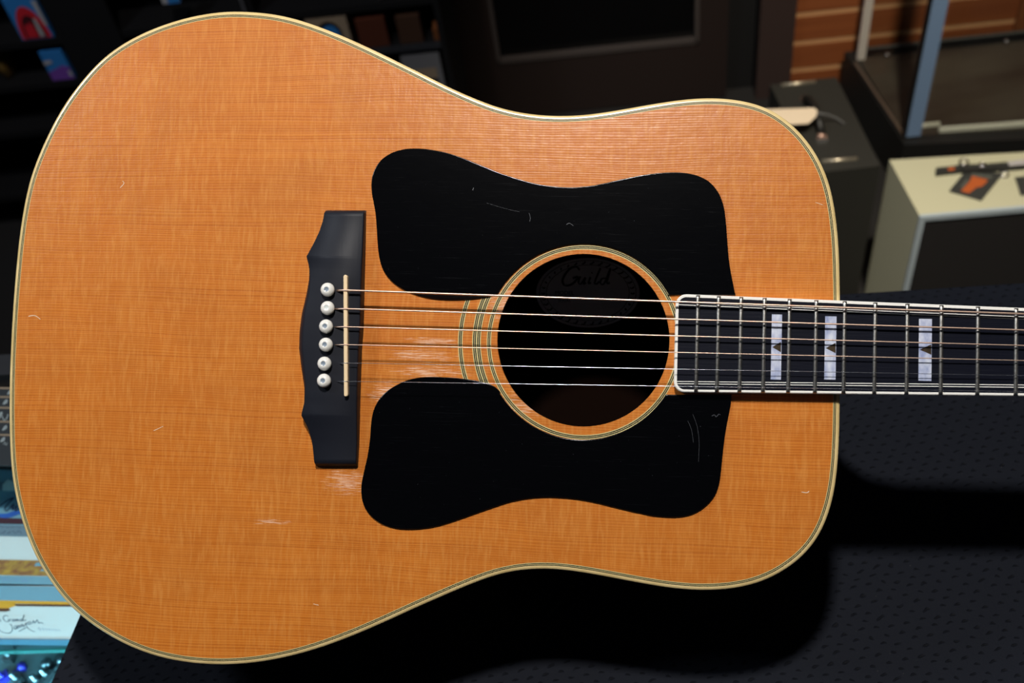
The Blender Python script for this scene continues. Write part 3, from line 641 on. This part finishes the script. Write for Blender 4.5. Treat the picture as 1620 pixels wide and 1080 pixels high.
def d3(mb, z):
    flat(mb, Q(-160, 190, 926, 1010, .01), z - .0002, 0)
    flat(mb, Q(-160, 190, 926, 949), z, 1); flat(mb, Q(-160, 190, 949.5, 954), z + .0001, 2)
    flat(mb, [(-160, 954), (24, 954), (26, 958), (18, 960), (14, 962), (-160, 962)], z + .0001, 2)
    flat(mb, [(22, 955), (190, 957), (190, 960), (26, 958.5)], z + .0002, 3); flat(mb, [(-160, 962), (14, 962), (17, 965), (10, 967), (-160, 965)], z + .0002, 3)
    S = fnz(z + .0004)
    for st in ([(112,205),(75,192),(42,215),(55,255),(95,275),(118,262),(100,240)], [(128,268),(132,240),(150,238)], [(185,240),(162,248),(165,268),(185,262),(190,242),(192,265)], [(205,265),(212,240),(222,262),(235,240),(242,262),(252,255)], [(290,235),(265,245),(268,262),(290,258),(318,180),(300,255),(345,250)],
               [(-60,330),(-20,375),(40,412),(100,425),(140,415),(162,380),(150,320),(125,305)], [(215,325),(190,340),(192,372),(215,362),(222,330),(226,368)], [(235,365),(245,320),(262,350),(280,310),(292,345)], [(300,300),(312,338),(345,290),(350,330),(380,370),(430,400),(460,405)], [(245,402),(290,380),(345,350)], [(385,275),(365,290),(378,310),(402,300),(405,278),(388,272)], [(425,300),(440,260),(455,292),(490,250),(505,290),(540,285),(570,300)], [(2,240),(8,275)]):
        stroke(mb, [(x / 8.306, 950 + y / 8.306) for x, y in st], 1.15, S, 4)
    for k in range(7): stroke(mb, [(60 + k * 5.2, 995 + k * .3), (62 + k * 5.2, 992.5 + k * .5), (64 + k * 5.2, 998)], .6, S, 5)
    flat(mb, Q(-160, 190, 1009, 1011.5, .01), z + .0001, 6)
pack('string_pack', Q(-160, 190, 926, 1010, .01), PZ, .012, [WL, PB, GOLD, BRN, INK, mat('pale_ink', (.12, .2, .4), .5), GR], d3, 'white string pack with handwritten style blue lettering and an amber edge, nearest pack', 'string pack', 'bright printed string packs in the counter', side=mat('slate_card_side', (.05, .09, .13), .6))
# the dark packs behind them, leaning over one another
BK = mat('black_pack', (0.028, 0.028, 0.034), 0.5); TANE = mat('tan_pack_edge', (0.34, 0.23, 0.16), 0.5); SIL = mat('silver_print', (0.45, 0.47, 0.5), 0.4)
rows_d = [(612, 626), (626, 643), (643, 665), (665, 686), (686, 736)]
mb = MB(); sA = onz(-130, 620, .92).dot(CD); sB = onz(60, 620, .92).dot(CD); mb.box(K((sA + sB) / 2, cf - .0435, (SZ + .9270) / 2), ((sB - sA) / 2, .018, (.9270 - SZ) / 2 - .0002), 0, AX)
tag(mb.build('display_riser', M['laminate']), 'black block inside the counter carrying the overlapping dark string packs', 'riser')
names = ['farthest', 'second farthest', 'middle', 'second nearest', 'nearest and widest']
for i, (ya, yb) in enumerate(rows_d):
    z = .9286 + .0016 * i
    def dk(mb, zz, i=i, ya=ya, yb=yb):
        flat(mb, Q(-160, 60, ya + .3, ya + 3.0), zz, 1)
        x = (12, 5, -3, 4, 1)[i]; y = (ya + yb) / 2 + 2 if i < 4 else ya + 10
        stroke(mb, [(x, y + 3), (x + 3, y - 2), (x + 6, y - 4), (x + 5, y), (x + 1, y + 2)], 2.0, fnz(zz + .0002), 2)
        if i == 2: stroke(mb, [(-2, 662), (3, 658), (6, 664), (10, 662), (13, 655)], 1.4, fnz(zz + .0002), 2)
        if i == 4: stroke(mb, [(5, 703), (8, 699), (9, 704), (12, 700)], .8, fnz(zz + .0002), 2)
    p4 = Q(-160, 60, ya, yb + (14 if i < 4 else 0)); pack('dark_string_pack', p4, z, .0012, [BK, TANE, SIL], dk, 'black string pack with silver script, %s of the dark packs left of guitar' % names[i], 'string pack', 'dark string packs in the counter')
# small metal hardware lying on the case deck
BLUE = mat('anodised_violet', (0.03, 0.02, 0.26), 0.35, metal=.6); DCH = mat('smoked_chrome', (0.10, 0.11, 0.12), 0.3, metal=.9); DZ = .7101
for i, (px, py, a, mt, what) in enumerate(((14, 1036, 1.4, 'chrome', 'chrome tuning machine under the counter glass, nearest the lettered pack'), (4, 1070, .5, None, 'blue violet tuning machine at the lower left corner under the glass'), (26, 1073, -.8, 'chrome', 'chrome tuning machine just right of the blue violet one'), (58, 1076, 1.3, 'chrome', 'chrome tuning machine in the middle of the loose hardware'), (73, 1067, .9, 'chrome', 'chrome tuning machine closest to the mat edge'))):
    p = onz(px, py, DZ + .01); o = empty('tuning_machine', (p.x, p.y, DZ)); o.rotation_euler.z = a; o.scale = (.72, .72, .72); mm = DCH if mt else BLUE
    mb = MB(); mb.box((0, 0, .008), (.008, .006, .008)); mb.lathe((0, 0, .016), (0, 0, 1), [(.004, 0), (.004, .003), (.003, .003), (.003, .016)], 12); mb.build('gear_housing', mm, o)
    mb = MB(); mb.tube([(.008, 0, .008), (.018, 0, .008)], .0018, 8); mb.lathe((.018, 0, .008), (1, 0, 0), [(.002, 0), (.007, .004), (.0075, .009), (.004, .012)], 12); mb.build('button', mm, o)
    tag(o, what, 'tuning machine', 'loose hardware on the counter deck')
mb = MB(); topquad(mb, [(-60, 1012), (150, 1012), (120, 1100), (-90, 1100)], DZ + .004, .0035)
GB = mat('grey_blue_tray', (.035, .05, .055), .45); tag(mb.build('parts_tray', GB), 'grey blue flat tray under the loose hardware inside the counter', 'tray')

# ------------------------------------------------------------------ the room
WD = 2.10
fl = MB(); fl.box((0, 1.2, -.01), (3.0, 3.0, .01)); struct(fl.build('floor', mat('dark_carpet', (.010, .009, .009), .9, bump=(200, .002, .5))))
WB = mat('slat_wall_cherry', (0.27, 0.082, 0.026), 0.45, bump=((2, 2, 60), .0004, .3), var=((3, 3, 70), (0.20, 0.055, 0.017)))
WG = mat('slat_groove', (0.55, 0.30, 0.14), 0.6)
WK = mat('dark_wall', (0.008, 0.008, 0.009), 0.8)
sR = onw(1250, 100, WD)[0]
mb = MB()                                      # slatted part right of the door: boards proud of the grooves
z_g = [onw(1270, y, WD)[1] for y in (24.6, 68, 111.5)]; pitch = (z_g[0] - z_g[2]) / 2; z1 = z_g[1]
k = -3; gs = []
while z1 + k * pitch < 2.4:
    if z1 + k * pitch > 0: gs.append(z1 + k * pitch)
    k += 1
sE = 3.0; last = 0.0; gh = .0062
for g in gs:
    if g - gh > last:
        mb.box(W((sR + sE) / 2, WD + .006, (last + g - gh) / 2), ((sE - sR) / 2, .006, (g - gh - last) / 2), 0, (WS, WN, Vector((0, 0, 1))))
    mb.quad(W(sR, WD + .0015, g - gh), W(sE, WD + .0015, g - gh), W(sE, WD + .0015, g + gh), W(sR, WD + .0015, g + gh), 1); last = g + gh
mb.quad(W(sR, WD + .012, 0), W(sE, WD + .012, 0), W(sE, WD + .012, 2.4), W(sR, WD + .012, 2.4), 1)
struct(mb.build('wall_back', [WB, WG]))
AW = (WS, WN, Vector((0, 0, 1)))
sL = onw(708, 60, WD)[0]
mb = MB(); mb.box(W((sL - .02 - 3) / 2, WD + .02, 1.2), ((sL - .02 + 3) / 2, .02, 1.2), 0, AW); struct(mb.build('wall_left', WK))
DK = mat('dark_brown_door', (0.020, 0.013, 0.012), 0.42, bump=((60, 60, 8), .0003, .3))
TR_ = mat('brown_door_casing', (0.042, 0.027, 0.025), 0.42)
s_g = onw(1196, 100, WD)[0]
mb = MB(); mb.box(W((s_g + sR) / 2, WD - .004, 1.05), ((sR - s_g) / 2, .016, 1.05), 0, AW); struct(mb.build('trim_1', TR_))
mb = MB(); mb.box(W(sL - .0, WD - .004, 1.05), (.018, .016, 1.05), 0, AW); struct(mb.build('trim_2', mat('black_casing', (.008, .007, .007), .5)))
sP = onw(1606, 30, WD)[0]
mb = MB(); mb.box(W(sP + .02, WD - .004, 1.2), (.02, .009, 1.2), 0, AW); struct(mb.build('trim_3', mat('cherry_trim', (0.19, 0.062, 0.02), 0.45)))
# the door leaf: stiles, rails and a dark pane
w0, zw = onw(787, 97, WD + .01); w1, _ = onw(1105, 62, WD + .01); dr = onw(1150, 100, WD)[0]; dlft = sL + .02
zw = (zw + onw(1100, 63, WD + .01)[1]) / 2
door = empty('door_1', W((dlft + dr) / 2, WD, 0)); struct(door)
def dbx(mb, s0, s1, z0, z1, d0, d1, m=0): mb.box(W((s0 + s1) / 2, (d0 + d1) / 2, (z0 + z1) / 2), ((s1 - s0) / 2, (d1 - d0) / 2, (z1 - z0) / 2), m, AW)
mb = MB(); dbx(mb, dlft, w0, .005, 2.05, WD, WD + .035); dbx(mb, w1, dr, .005, 2.05, WD, WD + .035); dbx(mb, w0, w1, .005, zw, WD, WD + .035); dbx(mb, w0, w1, 1.95, 2.05, WD, WD + .035)
rel(mb, door).build('door_frame', DK, door)
mb = MB(); b = .010
for (s0, s1, z0, z1_) in ((w0, w0 + b, zw, 1.95), (w1 - b, w1, zw, 1.95), (w0, w1, zw, zw + b), (w0, w1, 1.94, 1.95)): dbx(mb, s0, s1, z0, z1_, WD - .004, WD + .012)
rel(mb, door).build('glazing_bead', mat('bead_highlight_grey', (.055, .046, .045), .35), door)  # paler grey paints in the highlight along the window bevel
mb = MB(); dbx(mb, w0, w1, zw, 1.95, WD + .014, WD + .018); rel(mb, door).build('pane', mat('dark_pane', (.002, .002, .0025), .12, spec=.3), door)
mb = MB(); dbx(mb, dr, s_g, 0, 2.1, WD + .03, WD + .04); dbx(mb, dlft, dr, 0, .004, WD, WD + .04); struct(mb.build('trim_4', mat('door_gap_dark', (.006, .006, .007), .6)))

# ------------------------------------------------------------------ right background: case, amplifiers
def prism(mb, px4, z, zb=0.0, m=0):
    T = [onz(x, y, z) for x, y in px4]; mb.hexa([Vector((p.x, p.y, zb)) for p in T] + T, m); return T
TOLX = mat('black_tolex', (0.0165, 0.016, 0.013), 0.6, bump=(500, .0006, .6)); LEA = mat('black_leather', (.008, .007, .006), .5)
GLD = mat('brushed_nickel_strip', (0.55, 0.48, 0.36), 0.35, metal=.8); PNK = mat('copper_rivet', (.42, .26, .20), .35, metal=.7)
AZ = .35
ba = empty('black_amplifier', (onz(1222, 133, AZ) + onz(1392, 262, AZ)) / 2 * 1); ba.location.z = 0
tag(ba, 'black tolex amplifier with a leather handle and metal corner strips against the slatted wall', 'amplifier')
mb = MB(); T = prism(mb, [(1218, 134), (1323, 122), (1393, 262), (1288, 274)], AZ, .003); rel(mb, ba).build('cabinet', TOLX, ba)
def bar(px0, px1, z, r, matl, name, root, n=8):
    a, b = onz(*px0, z), onz(*px1, z); m2 = MB(); m2.tube([a + Vector((0, 0, r * .4)), b + Vector((0, 0, r * .4))], r, n); rel(m2, root); return m2.build(name, matl, root)
bar((1236, 135.5), (1290, 130), AZ, .0035, GLD, 'metal_strip', ba); bar((1300, 256), (1356, 252), AZ, .0035, GLD, 'metal_strip', ba)
h0, h1 = onz(1273, 158, AZ), onz(1300, 216, AZ); m2 = MB(); mid = (h0 + h1) / 2; ud = (h1 - h0)
m2.tube([h0 + Vector((0, 0, .004)), h0.lerp(h1, .2) + Vector((0, 0, .018)), mid + Vector((0, 0, .024)), h0.lerp(h1, .8) + Vector((0, 0, .018)), h1 + Vector((0, 0, .004))], .007, 8)
hd = rel(m2, ba).build('handle', LEA, ba)
for (px, py, mm) in ((1273, 158, PNK), (1299, 217, PNK)):
    p = onz(px, py, AZ); m2 = MB(); m2.lathe(p, (0, 0, 1), [(.008, 0), (.008, .005), (.005, .009), (0, .010)], 12); rel(m2, ba).build('rivet', mm, ba)
m2 = MB(); p = onz(1300, 221, AZ); m2.box(p + Vector((0, 0, .003)), (.009, .005, .003), 0, AX); rel(m2, ba).build('handle_bracket', M['chrome'], ba)
# paper tag and its string on the amplifier handle
TGM = mat('cream_card', (0.74, 0.60, 0.44), 0.7); tg = empty('price_tag', onz(1260, 184, AZ + .03)); tag(tg, 'blank cream card price tag lying over the handle of the black amplifier', 'tag')
m2 = MB(); T = [onz(x, y, AZ + .0345) for x, y in ((1205, 173), (1288, 170.5), (1293.5, 175), (1291, 184), (1279, 195), (1205, 199))]
ids0 = [m2.vert(p) for p in T]; ids1 = [m2.vert(p - Vector((0, 0, .0012))) for p in T]; m2.face(ids0); m2.face(ids1[::-1])
for k in range(6): m2.face((ids0[k], ids0[(k + 1) % 6], ids1[(k + 1) % 6], ids1[k]))
rel(m2, tg).build('card', TGM, tg)
m2 = MB(); m2.tube([onz(1292, 179, AZ + .034), onz(1308, 181, AZ + .024), onz(1324, 187, AZ + .008), onz(1336, 196, AZ + .003)], .0018, 6); rel(m2, tg).build('tag_cord', mat('grey_cord', (.11, .11, .11), .7), tg)

# glass display case
CZ = .12
case = empty('glass_display_case', onz(1500, 150, CZ)); case.location.z = 0; tag(case, 'glass display case with metal posts on a low black plinth beside the slatted wall', 'display case')
PLM = mat('black_plinth', (.006, .006, .006), .6); DKM = mat('dark_deck', (0.075, 0.064, 0.048), 0.35, var=((4, 14, 4), (0.04, 0.029, 0.023)))
PO = [(1336, 82), (1900, 20), (1960, 205), (1431, 229)]
mb = MB(); prism(mb, PO, CZ, 0.002); rel(mb, case).build('plinth', PLM, case)
mb = MB(); T = prism(mb, [(1358, 93), (1885, 36), (1930, 185), (1432, 214)], CZ + .004, CZ + .0005); rel(mb, case).build('deck', DKM, case)
ALU = mat('post_blue_reflection', (0.17, 0.26, 0.42), 0.4, metal=.0); ALW = mat('pale_aluminium_post', (0.72, 0.64, 0.58), 0.4); BLKP = mat('black_gasket', (.006, .006, .007), .5)  # blue of the front post is a bluish reflection put into its colour
def post(px0, px1, z0, hgt, m_, nm, th=.012):
    a, b = onz(*px0, z0), onz(*px1, z0); m2 = MB(); c = (a + b) / 2; hw = (b - a).length / 2; ax = (b - a).normalized(); ay = Vector((-ax.y, ax.x, 0))
    m2.box(c + ay * th + Vector((0, 0, hgt / 2)), (hw, th, hgt / 2), 0, (ax, ay, Vector((0, 0, 1)))); return rel(m2, case).build(nm, m_, case)
post((1356, 95), (1368.5, 94), CZ + .004, 1.1, ALW, 'corner_post', .006)
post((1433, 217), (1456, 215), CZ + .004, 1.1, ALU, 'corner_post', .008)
post((1429, 218), (1433, 217.5), CZ + .004, 1.1, BLKP, 'gasket', .006)
CRM = mat('cream_rail', (0.70, 0.70, 0.58), 0.4)
def rail(p0, p1, r, m_, nm, dz=.004):
    a, b = onz(*p0, CZ + dz), onz(*p1, CZ + dz); m2 = MB(); ax = (b - a).normalized(); ay = Vector((-ax.y, ax.x, 0)); m2.box((a + b) / 2 + Vector((0, 0, r)), ((b - a).length / 2, r, r), 0, (ax, ay, Vector((0, 0, 1)))); return rel(m2, case).build(nm, m_, case)
rail((1485, 208), (1900, 178), .0042, CRM, 'sliding_track'); rail((1457, 200.5), (1486, 197.5), .0030, CRM, 'track_end')
rail((1362, 84.5), (1900, 27), .006, BLKP, 'back_rail'); rail((1362, 78.5), (1900, 21), .0015, mat('grey_edge', (.12, .12, .11), .4), 'back_trim', .016)
rail((1352, 100), (1430, 216), .0022, mat('brown_edge', (.12, .085, .065), .4), 'side_rail')
for px, py in ((1404, 87), (1592, 66)):
    m2 = MB(); m2.lathe(onz(px, py, CZ + .012), (0, 0, 1), [(.005, 0), (.005, .004), (0, .005)], 10); rel(m2, case).build('screw', M['chrome'], case)
# panes: left side and front
for a, b, nm in ((onz(1358, 95, CZ + .004), onz(1432, 216, CZ + .004), 'side_pane'), (onz(1457, 215, CZ + .004), onz(1900, 188, CZ + .004), 'front_pane')):
    m2 = MB(); ax = (b - a).normalized(); ay = Vector((-ax.y, ax.x, 0)); m2.box((a + b) / 2 + Vector((0, 0, .54)), ((b - a).length / 2 - .004, .0025, .54), 0, (ax, ay, Vector((0, 0, 1)))); rel(m2, case).build(nm, glass_mat(nm + '_glass', (.93, .94, .94), .03), case)

# cream amplifier in front
EZ = .35; cz = empty('cream_amplifier', onz(1500, 300, EZ)); cz.location.z = 0; tag(cz, 'cream covered amplifier with a dark grille at the right edge behind the mat', 'amplifier')
CTX = mat('cream_tolex', (0.47, 0.45, 0.31), 0.55, bump=(600, .0004, .4)); GRL = mat('dark_grille_cloth', (.0055, .004, .004), .85, bump=(900, .0006, .6)); GPI = mat('pale_grey_edging', (0.36, 0.42, 0.46), .4)
fl_, fr_ = onz(1454, 340, EZ), onz(1700, 318, EZ); bl_, br_ = onz(1407, 253, EZ), onz(1700, 236, EZ)
bk = (bl_ - fl_); fx_ = (fr_ - fl_).normalized(); UPv = Vector((0, 0, 1))
mb = MB(); mb.hexa([Vector((p.x, p.y, .002)) for p in (fl_, fr_, br_, bl_)] + [fl_, fr_, br_, bl_]); cab = rel(mb, cz).build('cabinet', CTX, cz)
mb = MB(); fn_ = Vector((fx_.y, -fx_.x, 0)); wE = .0095; Lw = (fr_ - fl_).length
def fbox(m2, u0, u1, z0, z1, d0, d1, m=0): m2.box(Vector((fl_.x, fl_.y, 0)) + fx_ * (u0 + u1) / 2 + fn_ * (d0 + d1) / 2 + Vector((0, 0, (z0 + z1) / 2)), ((u1 - u0) / 2, (d1 - d0) / 2, (z1 - z0) / 2), m, (fx_, fn_, UPv))
fbox(mb, 0, Lw, EZ - wE, EZ + .0008, 0.0003, .006); fbox(mb, 0, wE, .003, EZ - wE, .0003, .006); fbox(mb, Lw - wE, Lw, .003, EZ - wE, .0003, .006); rel(mb, cz).build('edging', GPI, cz)
mb = MB(); fbox(mb, wE, Lw - wE, .003, EZ - wE, .0003, .003); rel(mb, cz).build('grille_cloth', GRL, cz)
# items lying on the cream amplifier
ht = empty('hang_tag', onz(1542, 292, EZ)); tag(ht, 'black card hang tag with an orange letter shape on the cream amplifier', 'tag')
def plaque(root, px4, z, th, m_, nm):
    m2 = MB(); T = [onz(x, y, z) for x, y in px4]; m2.hexa([p - Vector((0, 0, th)) for p in T] + T); return rel(m2, root).build(nm, m_, root)
CHA = mat('charcoal_card', (.032, .033, .030), .5); ORG = mat('orange_print', (0.40, 0.085, 0.018), .5); GRP = mat('grey_print_band', (.085, .09, .075), .5)
plaque(ht, [(1501.5, 301.5), (1529, 268), (1587, 274), (1553, 316.5)], EZ + .003, .0025, CHA, 'card')
mo = MB(); zz = EZ + .0036
mo.face([mo.vert(onz(x, y, zz)) for x, y in ((1520, 302), (1533, 305.5), (1545, 296), (1552, 295.5), (1560, 289), (1563, 284), (1538, 278), (1534, 287))]); rel(mo, ht).build('orange_letter', ORG, ht, fix=False)
mo = MB(); mo.face([mo.vert(onz(x, y, zz)) for x, y in ((1536, 277), (1538, 273.5), (1571, 278.5), (1567, 282.5))]); mo.face([mo.vert(onz(x, y, zz)) for x, y in ((1519, 296), (1530, 283), (1533, 284.5), (1523, 297.5))]); rel(mo, ht).build('grey_printing', GRP, ht, fix=False)
ht2 = empty('hang_tag', onz(1620, 295, EZ)); tag(ht2, 'plain charcoal hang tag cut off by the right edge, beside the orange lettered tag', 'tag')
plaque(ht2, [(1606, 280), (1640, 277), (1650, 303), (1615, 308)], EZ + .003, .0025, CHA, 'card')
sp_ = empty('guitar_strap', onz(1490, 268, EZ)); tag(sp_, 'dark folded strap with a small orange patch along the back of the cream amplifier', 'strap')
mo = MB(); 
for a, b, dz in (((1481, 269), (1526, 264), 0), ((1524, 264), (1570, 262), .004), ((1566, 262), (1640, 256), .002)):
    T = [onz(a[0], a[1] - 4, EZ + .009 + dz), onz(b[0], b[1] - 4, EZ + .009 + dz), onz(b[0], b[1] + 4, EZ + .009 + dz), onz(a[0], a[1] + 4, EZ + .009 + dz)]; mo.hexa([p - Vector((0, 0, .009)) for p in T] + T)
rel(mo, sp_).build('strap_band', mat('dark_webbing', (.018, .018, .016), .7, bump=(900, .0006, .6)), sp_)
mo = MB(); T = [onz(x, y, EZ + .0096) for x, y in ((1500, 265), (1510, 264), (1510, 269), (1500, 270))]; mo.face([mo.vert(p) for p in T]); rel(mo, sp_).build('orange_patch', ORG, sp_, fix=False)
for i, (px, py, r, lb) in enumerate(((1525, 256, .007, 'small chrome ring at the left end of the strap cluster'), (1554, 261, .005, 'smallest chrome ring, between the two larger ones'), (1588, 276, .007, 'chrome ring lying beside the right corner of the orange lettered tag'))):
    mo = MB(); c = onz(px, py, EZ + .017 if i < 2 else EZ + .002); mo.tube([c + Vector((r * math.cos(t), r * math.sin(t), 0)) for t in [2 * PI * k / 16 for k in range(17)]], .0017, 8, cap=False)
    tag(mo.build('metal_ring', M['chrome']), lb, 'ring', 'metal rings on the cream amplifier')
mo = MB(); T = [onz(x, y, EZ + .012) for x, y in ((1594, 255), (1640, 250), (1640, 258), (1597, 262))]; mo.hexa([p - Vector((0, 0, .010)) for p in T] + T); tag(mo.build('folded_cloth', mat('lilac_grey_cloth', (.38, .36, .36), .8)), 'pale grey folded cloth at the right edge of the cream amplifier', 'cloth')

# ------------------------------------------------------------------ shelf rack left of the door
RD = 1.85
rack = empty('shelf_rack', W(-.5, RD + .1, 0)); tag(rack, 'black shelf rack holding packaged accessories left of the dark door', 'shelf')
RK = mat('black_shelf', (.0075, .0075, .0085), .5); RKE = mat('grey_shelf_lip', (.030, .032, .038), .45)
sr = onw(700, 60, RD)[0]; sm_ = onw(150, 60, RD)[0]; sl = -1.6
def rbx(mb, s0, s1, z0, z1, d0, d1, m=0): mb.box(W((s0 + s1) / 2, (d0 + d1) / 2, (z0 + z1) / 2), ((s1 - s0) / 2, (d1 - d0) / 2, (z1 - z0) / 2), m, AW)
mb = MB(); rbx(mb, sl, sr, .0, 1.8, RD + .19, RD + .20); rel(mb, rack).build('back_panel', RK, rack)
for s in (sl, onw(395, 10, RD)[0], sr, ): mb = MB(); rbx(mb, s - .006, s + .006, 0, 1.8, RD - .002, RD + .19); rel(mb, rack).build('upright', RK, rack)
mb = MB(); rbx(mb, onw(70, 10, RD)[0], onw(185, 40, RD)[0], .02, 1.8, RD - .006, RD + .004); rel(mb, rack).build('front_panel', RK, rack)
LV = [.115, .29, .405, .505, .66]
for z in LV: mb = MB(); rbx(mb, sl + .006, sr - .006, z - .014, z, RD, RD + .19); rel(mb, rack).build('shelf_board', RK, rack)
mb = MB(); a = onw(556, 62, RD)[0]; rbx(mb, a, sr - .006, .391, .4045, RD - .003, RD - .0002); rel(mb, rack).build('shelf_lip', RKE, rack)
mb = MB(); rbx(mb, onw(384, 5, RD)[0], onw(388, 5, RD)[0], .3, 1.2, RD - .012, RD - .006); rel(mb, rack).build('edge_strip', mat('pale_edge', (.10, .10, .11), .4), rack)
def ritem(name, x0, x1, ytop_, zb, mats, label, cat, D=RD + .004, depth=.03, deco=None, part='box', zt=None, group=None):
    s0 = onw(x0, ytop_, D)[0]; s1 = onw(x1, ytop_, D)[0]; zt = zt or onw((x0 + x1) / 2, ytop_, D)[1]
    o = empty(name, W((s0 + s1) / 2, D + depth / 2, zb)); m2 = MB(); rbx(m2, s0, s1, zb, zt, D, D + depth); rel(m2, o).build(part, mats[0], o)
    if deco: m2 = MB(); deco(m2, lambda u, v: W(s0 + (s1 - s0) * u, D - .0008, zb + (zt - zb) * v)); rel(m2, o).build('printed_face', mats, o, fix=False)
    return tag(o, label, cat, group)
def poly(m2, fn, pts, m): m2.face([m2.vert(fn(*p)) for p in pts], m)
cBl = mat('sky_blue_card', (.03, .22, .60), .5); cRd = mat('red_print', (.62, .02, .035), .5); cWh = mat('off_white_card', (.45, .45, .47), .5); cPu = mat('purple_print', (.20, .07, .42), .5); cDk = mat('dark_print', (.06, .01, .015), .5)
def dA(m2, fn):
    c = 0.5
    poly(m2, fn, [(c + .46 * math.cos(PI * k / 16), 0.02 + .78 * math.sin(PI * k / 16)) for k in range(17)], 1)
    f2 = lambda u, v: fn(u, v) - WN * .0006
    poly(m2, f2, [(c + .33 * math.cos(PI * k / 16), 0.04 + .55 * math.sin(PI * k / 16)) for k in range(17)], 3)
    f3 = lambda u, v: fn(u, v) - WN * .0012
    poly(m2, f3, [(.22, .06), (.58, .06), (.58, .34), (.48, .44), (.40, .34), (.30, .40)], 1); poly(m2, f3, [(.62, .06), (.76, .06), (.74, .5), (.66, .5)], 2)
    poly(m2, fn, [(.9, .3), (1, .3), (1, .9), (.86, .9)], 2)
ritem('hanging_pack', 1, 55, 0, .507, [cBl, cRd, cWh, cDk], 'blue accessory pack with a red arch emblem at the top left corner', 'accessory pack', deco=dA, depth=.012, zt=.60, group='carded packs on the rack')
def dB(m2, fn): poly(m2, fn, [(0, 0), (1, 0), (1, .42), (.7, .5), (.4, .4), (0, .3)], 1); poly(m2, lambda u, v: fn(u, v) - WN * .0006, [(0, .55), (.4, .62), (.35, .72), (0, .7)], 2); poly(m2, lambda u, v: fn(u, v) - WN * .0006, [(.84, .1), (.98, .1), (.98, .3), (.86, .3)], 2)
ritem('hanging_pack', 52, 90, 68, .407, [cBl, cPu, cWh], 'blue and purple accessory pack below the red arch pack', 'accessory pack', deco=dB, depth=.012, zt=.476, group='carded packs on the rack')
# amber bag beside it: slumped pouch
def pouch(name, x0, x1, y0, y1, m_, label, cat, D=RD + .05, dep=.03, seed=1):
    s0, zt = onw(x0, y0, D); s1, zb = onw(x1, y1, D); zb = .4056; rr = random.Random(seed); m2 = MB(); rows_ = []
    for j in range(9):
        v = j / 8; wv = (0.5 + .5 * math.sin(PI * min(v * .9 + .12, 1))) ; row = []
        for k in range(20):
            t = 2 * PI * k / 20; row.append(m2.vert(W((s0 + s1) / 2 + (s1 - s0) / 2 * wv * math.cos(t) * rr.uniform(.93, 1.05), D + dep * wv * math.sin(t), zb + (zt - zb) * v)))
        rows_.append(row)
    for a, b in zip(rows_, rows_[1:]):
        for k in range(20): m2.face((a[k], a[(k + 1) % 20], b[(k + 1) % 20], b[k]), 0, True)
    m2.face(rows_[0][::-1]); m2.face(rows_[-1]); return tag(m2.build(name, m_), label, cat)
AMB = mat('amber_cloth', (.16, .085, .008), .7, var=(60, (.05, .03, .004)))
ob = pouch('cloth_bag', -14, 36, 76, 128, AMB, 'dark amber cloth bag left of the blue and purple pack', 'bag'); 
hz = onw(270, 4.5, RD - .01)[1]
ritem('hanging_card', 257, 286, 4, hz, [cWh, cBl], 'small white and blue card hanging at the top edge above the lower bout', 'accessory pack', D=RD - .012, depth=.006, zt=hz + .07, deco=lambda m2, fn: poly(m2, fn, [(.3, 0), (1, 0), (1, .5), (.4, .6)], 1))
CRB = mat('tan_card', (.33, .25, .17), .6)
def dC(m2, fn): poly(m2, fn, [(.52 + .30 * math.cos(t), .48 + .36 * math.sin(t)) for t in [2 * PI * k / 24 for k in range(24)]], 1); poly(m2, lambda u, v: fn(u, v) - WN * .0006, [(.54 + .22 * math.cos(t), .46 + .28 * math.sin(t)) for t in [2 * PI * k / 24 for k in range(24)]], 2)
ritem('carton', 478, 545, 22, .4055, [CRB, BLKP, cBl], 'tan carton with a round blue emblem on the shelf above the guitar', 'box', deco=dC, depth=.05, zt=.488)
RBX = mat('dark_rust_box', (.085, .020, .008), .6); RB2 = mat('dark_tan_box', (.055, .024, .012), .6)
ritem('rust_box', 560, 607, 30, .4055, [RBX], 'dark rust coloured box right of the tan carton', 'box'); ritem('brown_box', 624, 662, 26, .4055, [RB2], 'dark brown box next to the rust coloured box on the shelf', 'box')
# clear pink tube lying on the shelf above
PKT = mat('pink_clear_plastic', (.62, .42, .42), .12, coat=1, metal=.5)
a = onw(602, 6, RD + .01); b = onw(664, -2, RD + .01); m2 = MB(); m2.tube([W(a[0], RD + .016, .517), W(b[0], RD + .016, .517)], .0105, 14); m2.tube([W(a[0] - .001, RD + .016, .517), W(a[0] + .012, RD + .016, .517)], .0115, 14)
tag(m2.build('plastic_tube', PKT), 'shiny pinkish plastic tube lying on the upper shelf of the rack', 'tube')
SLV = mat('silver_box', (.19, .19, .20), .4)
ritem('silver_case', 632, 694, 86, .2905, [SLV, CRB, BLKP], 'silver grey case with a tan label on the lowest visible shelf', 'case', deco=lambda m2, fn: (poly(m2, fn, [(.2, .30), (.86, .30), (.86, .60), (.2, .60)], 1), poly(m2, fn, [(.2, 0), (.86, 0), (.86, .28), (.2, .28)], 2)), depth=.06)
ritem('orange_box', 684, 692, 46, .4055, [mat('dull_orange', (.16, .05, .012), .6)], 'small dull orange box at the right end of the shelf', 'box')
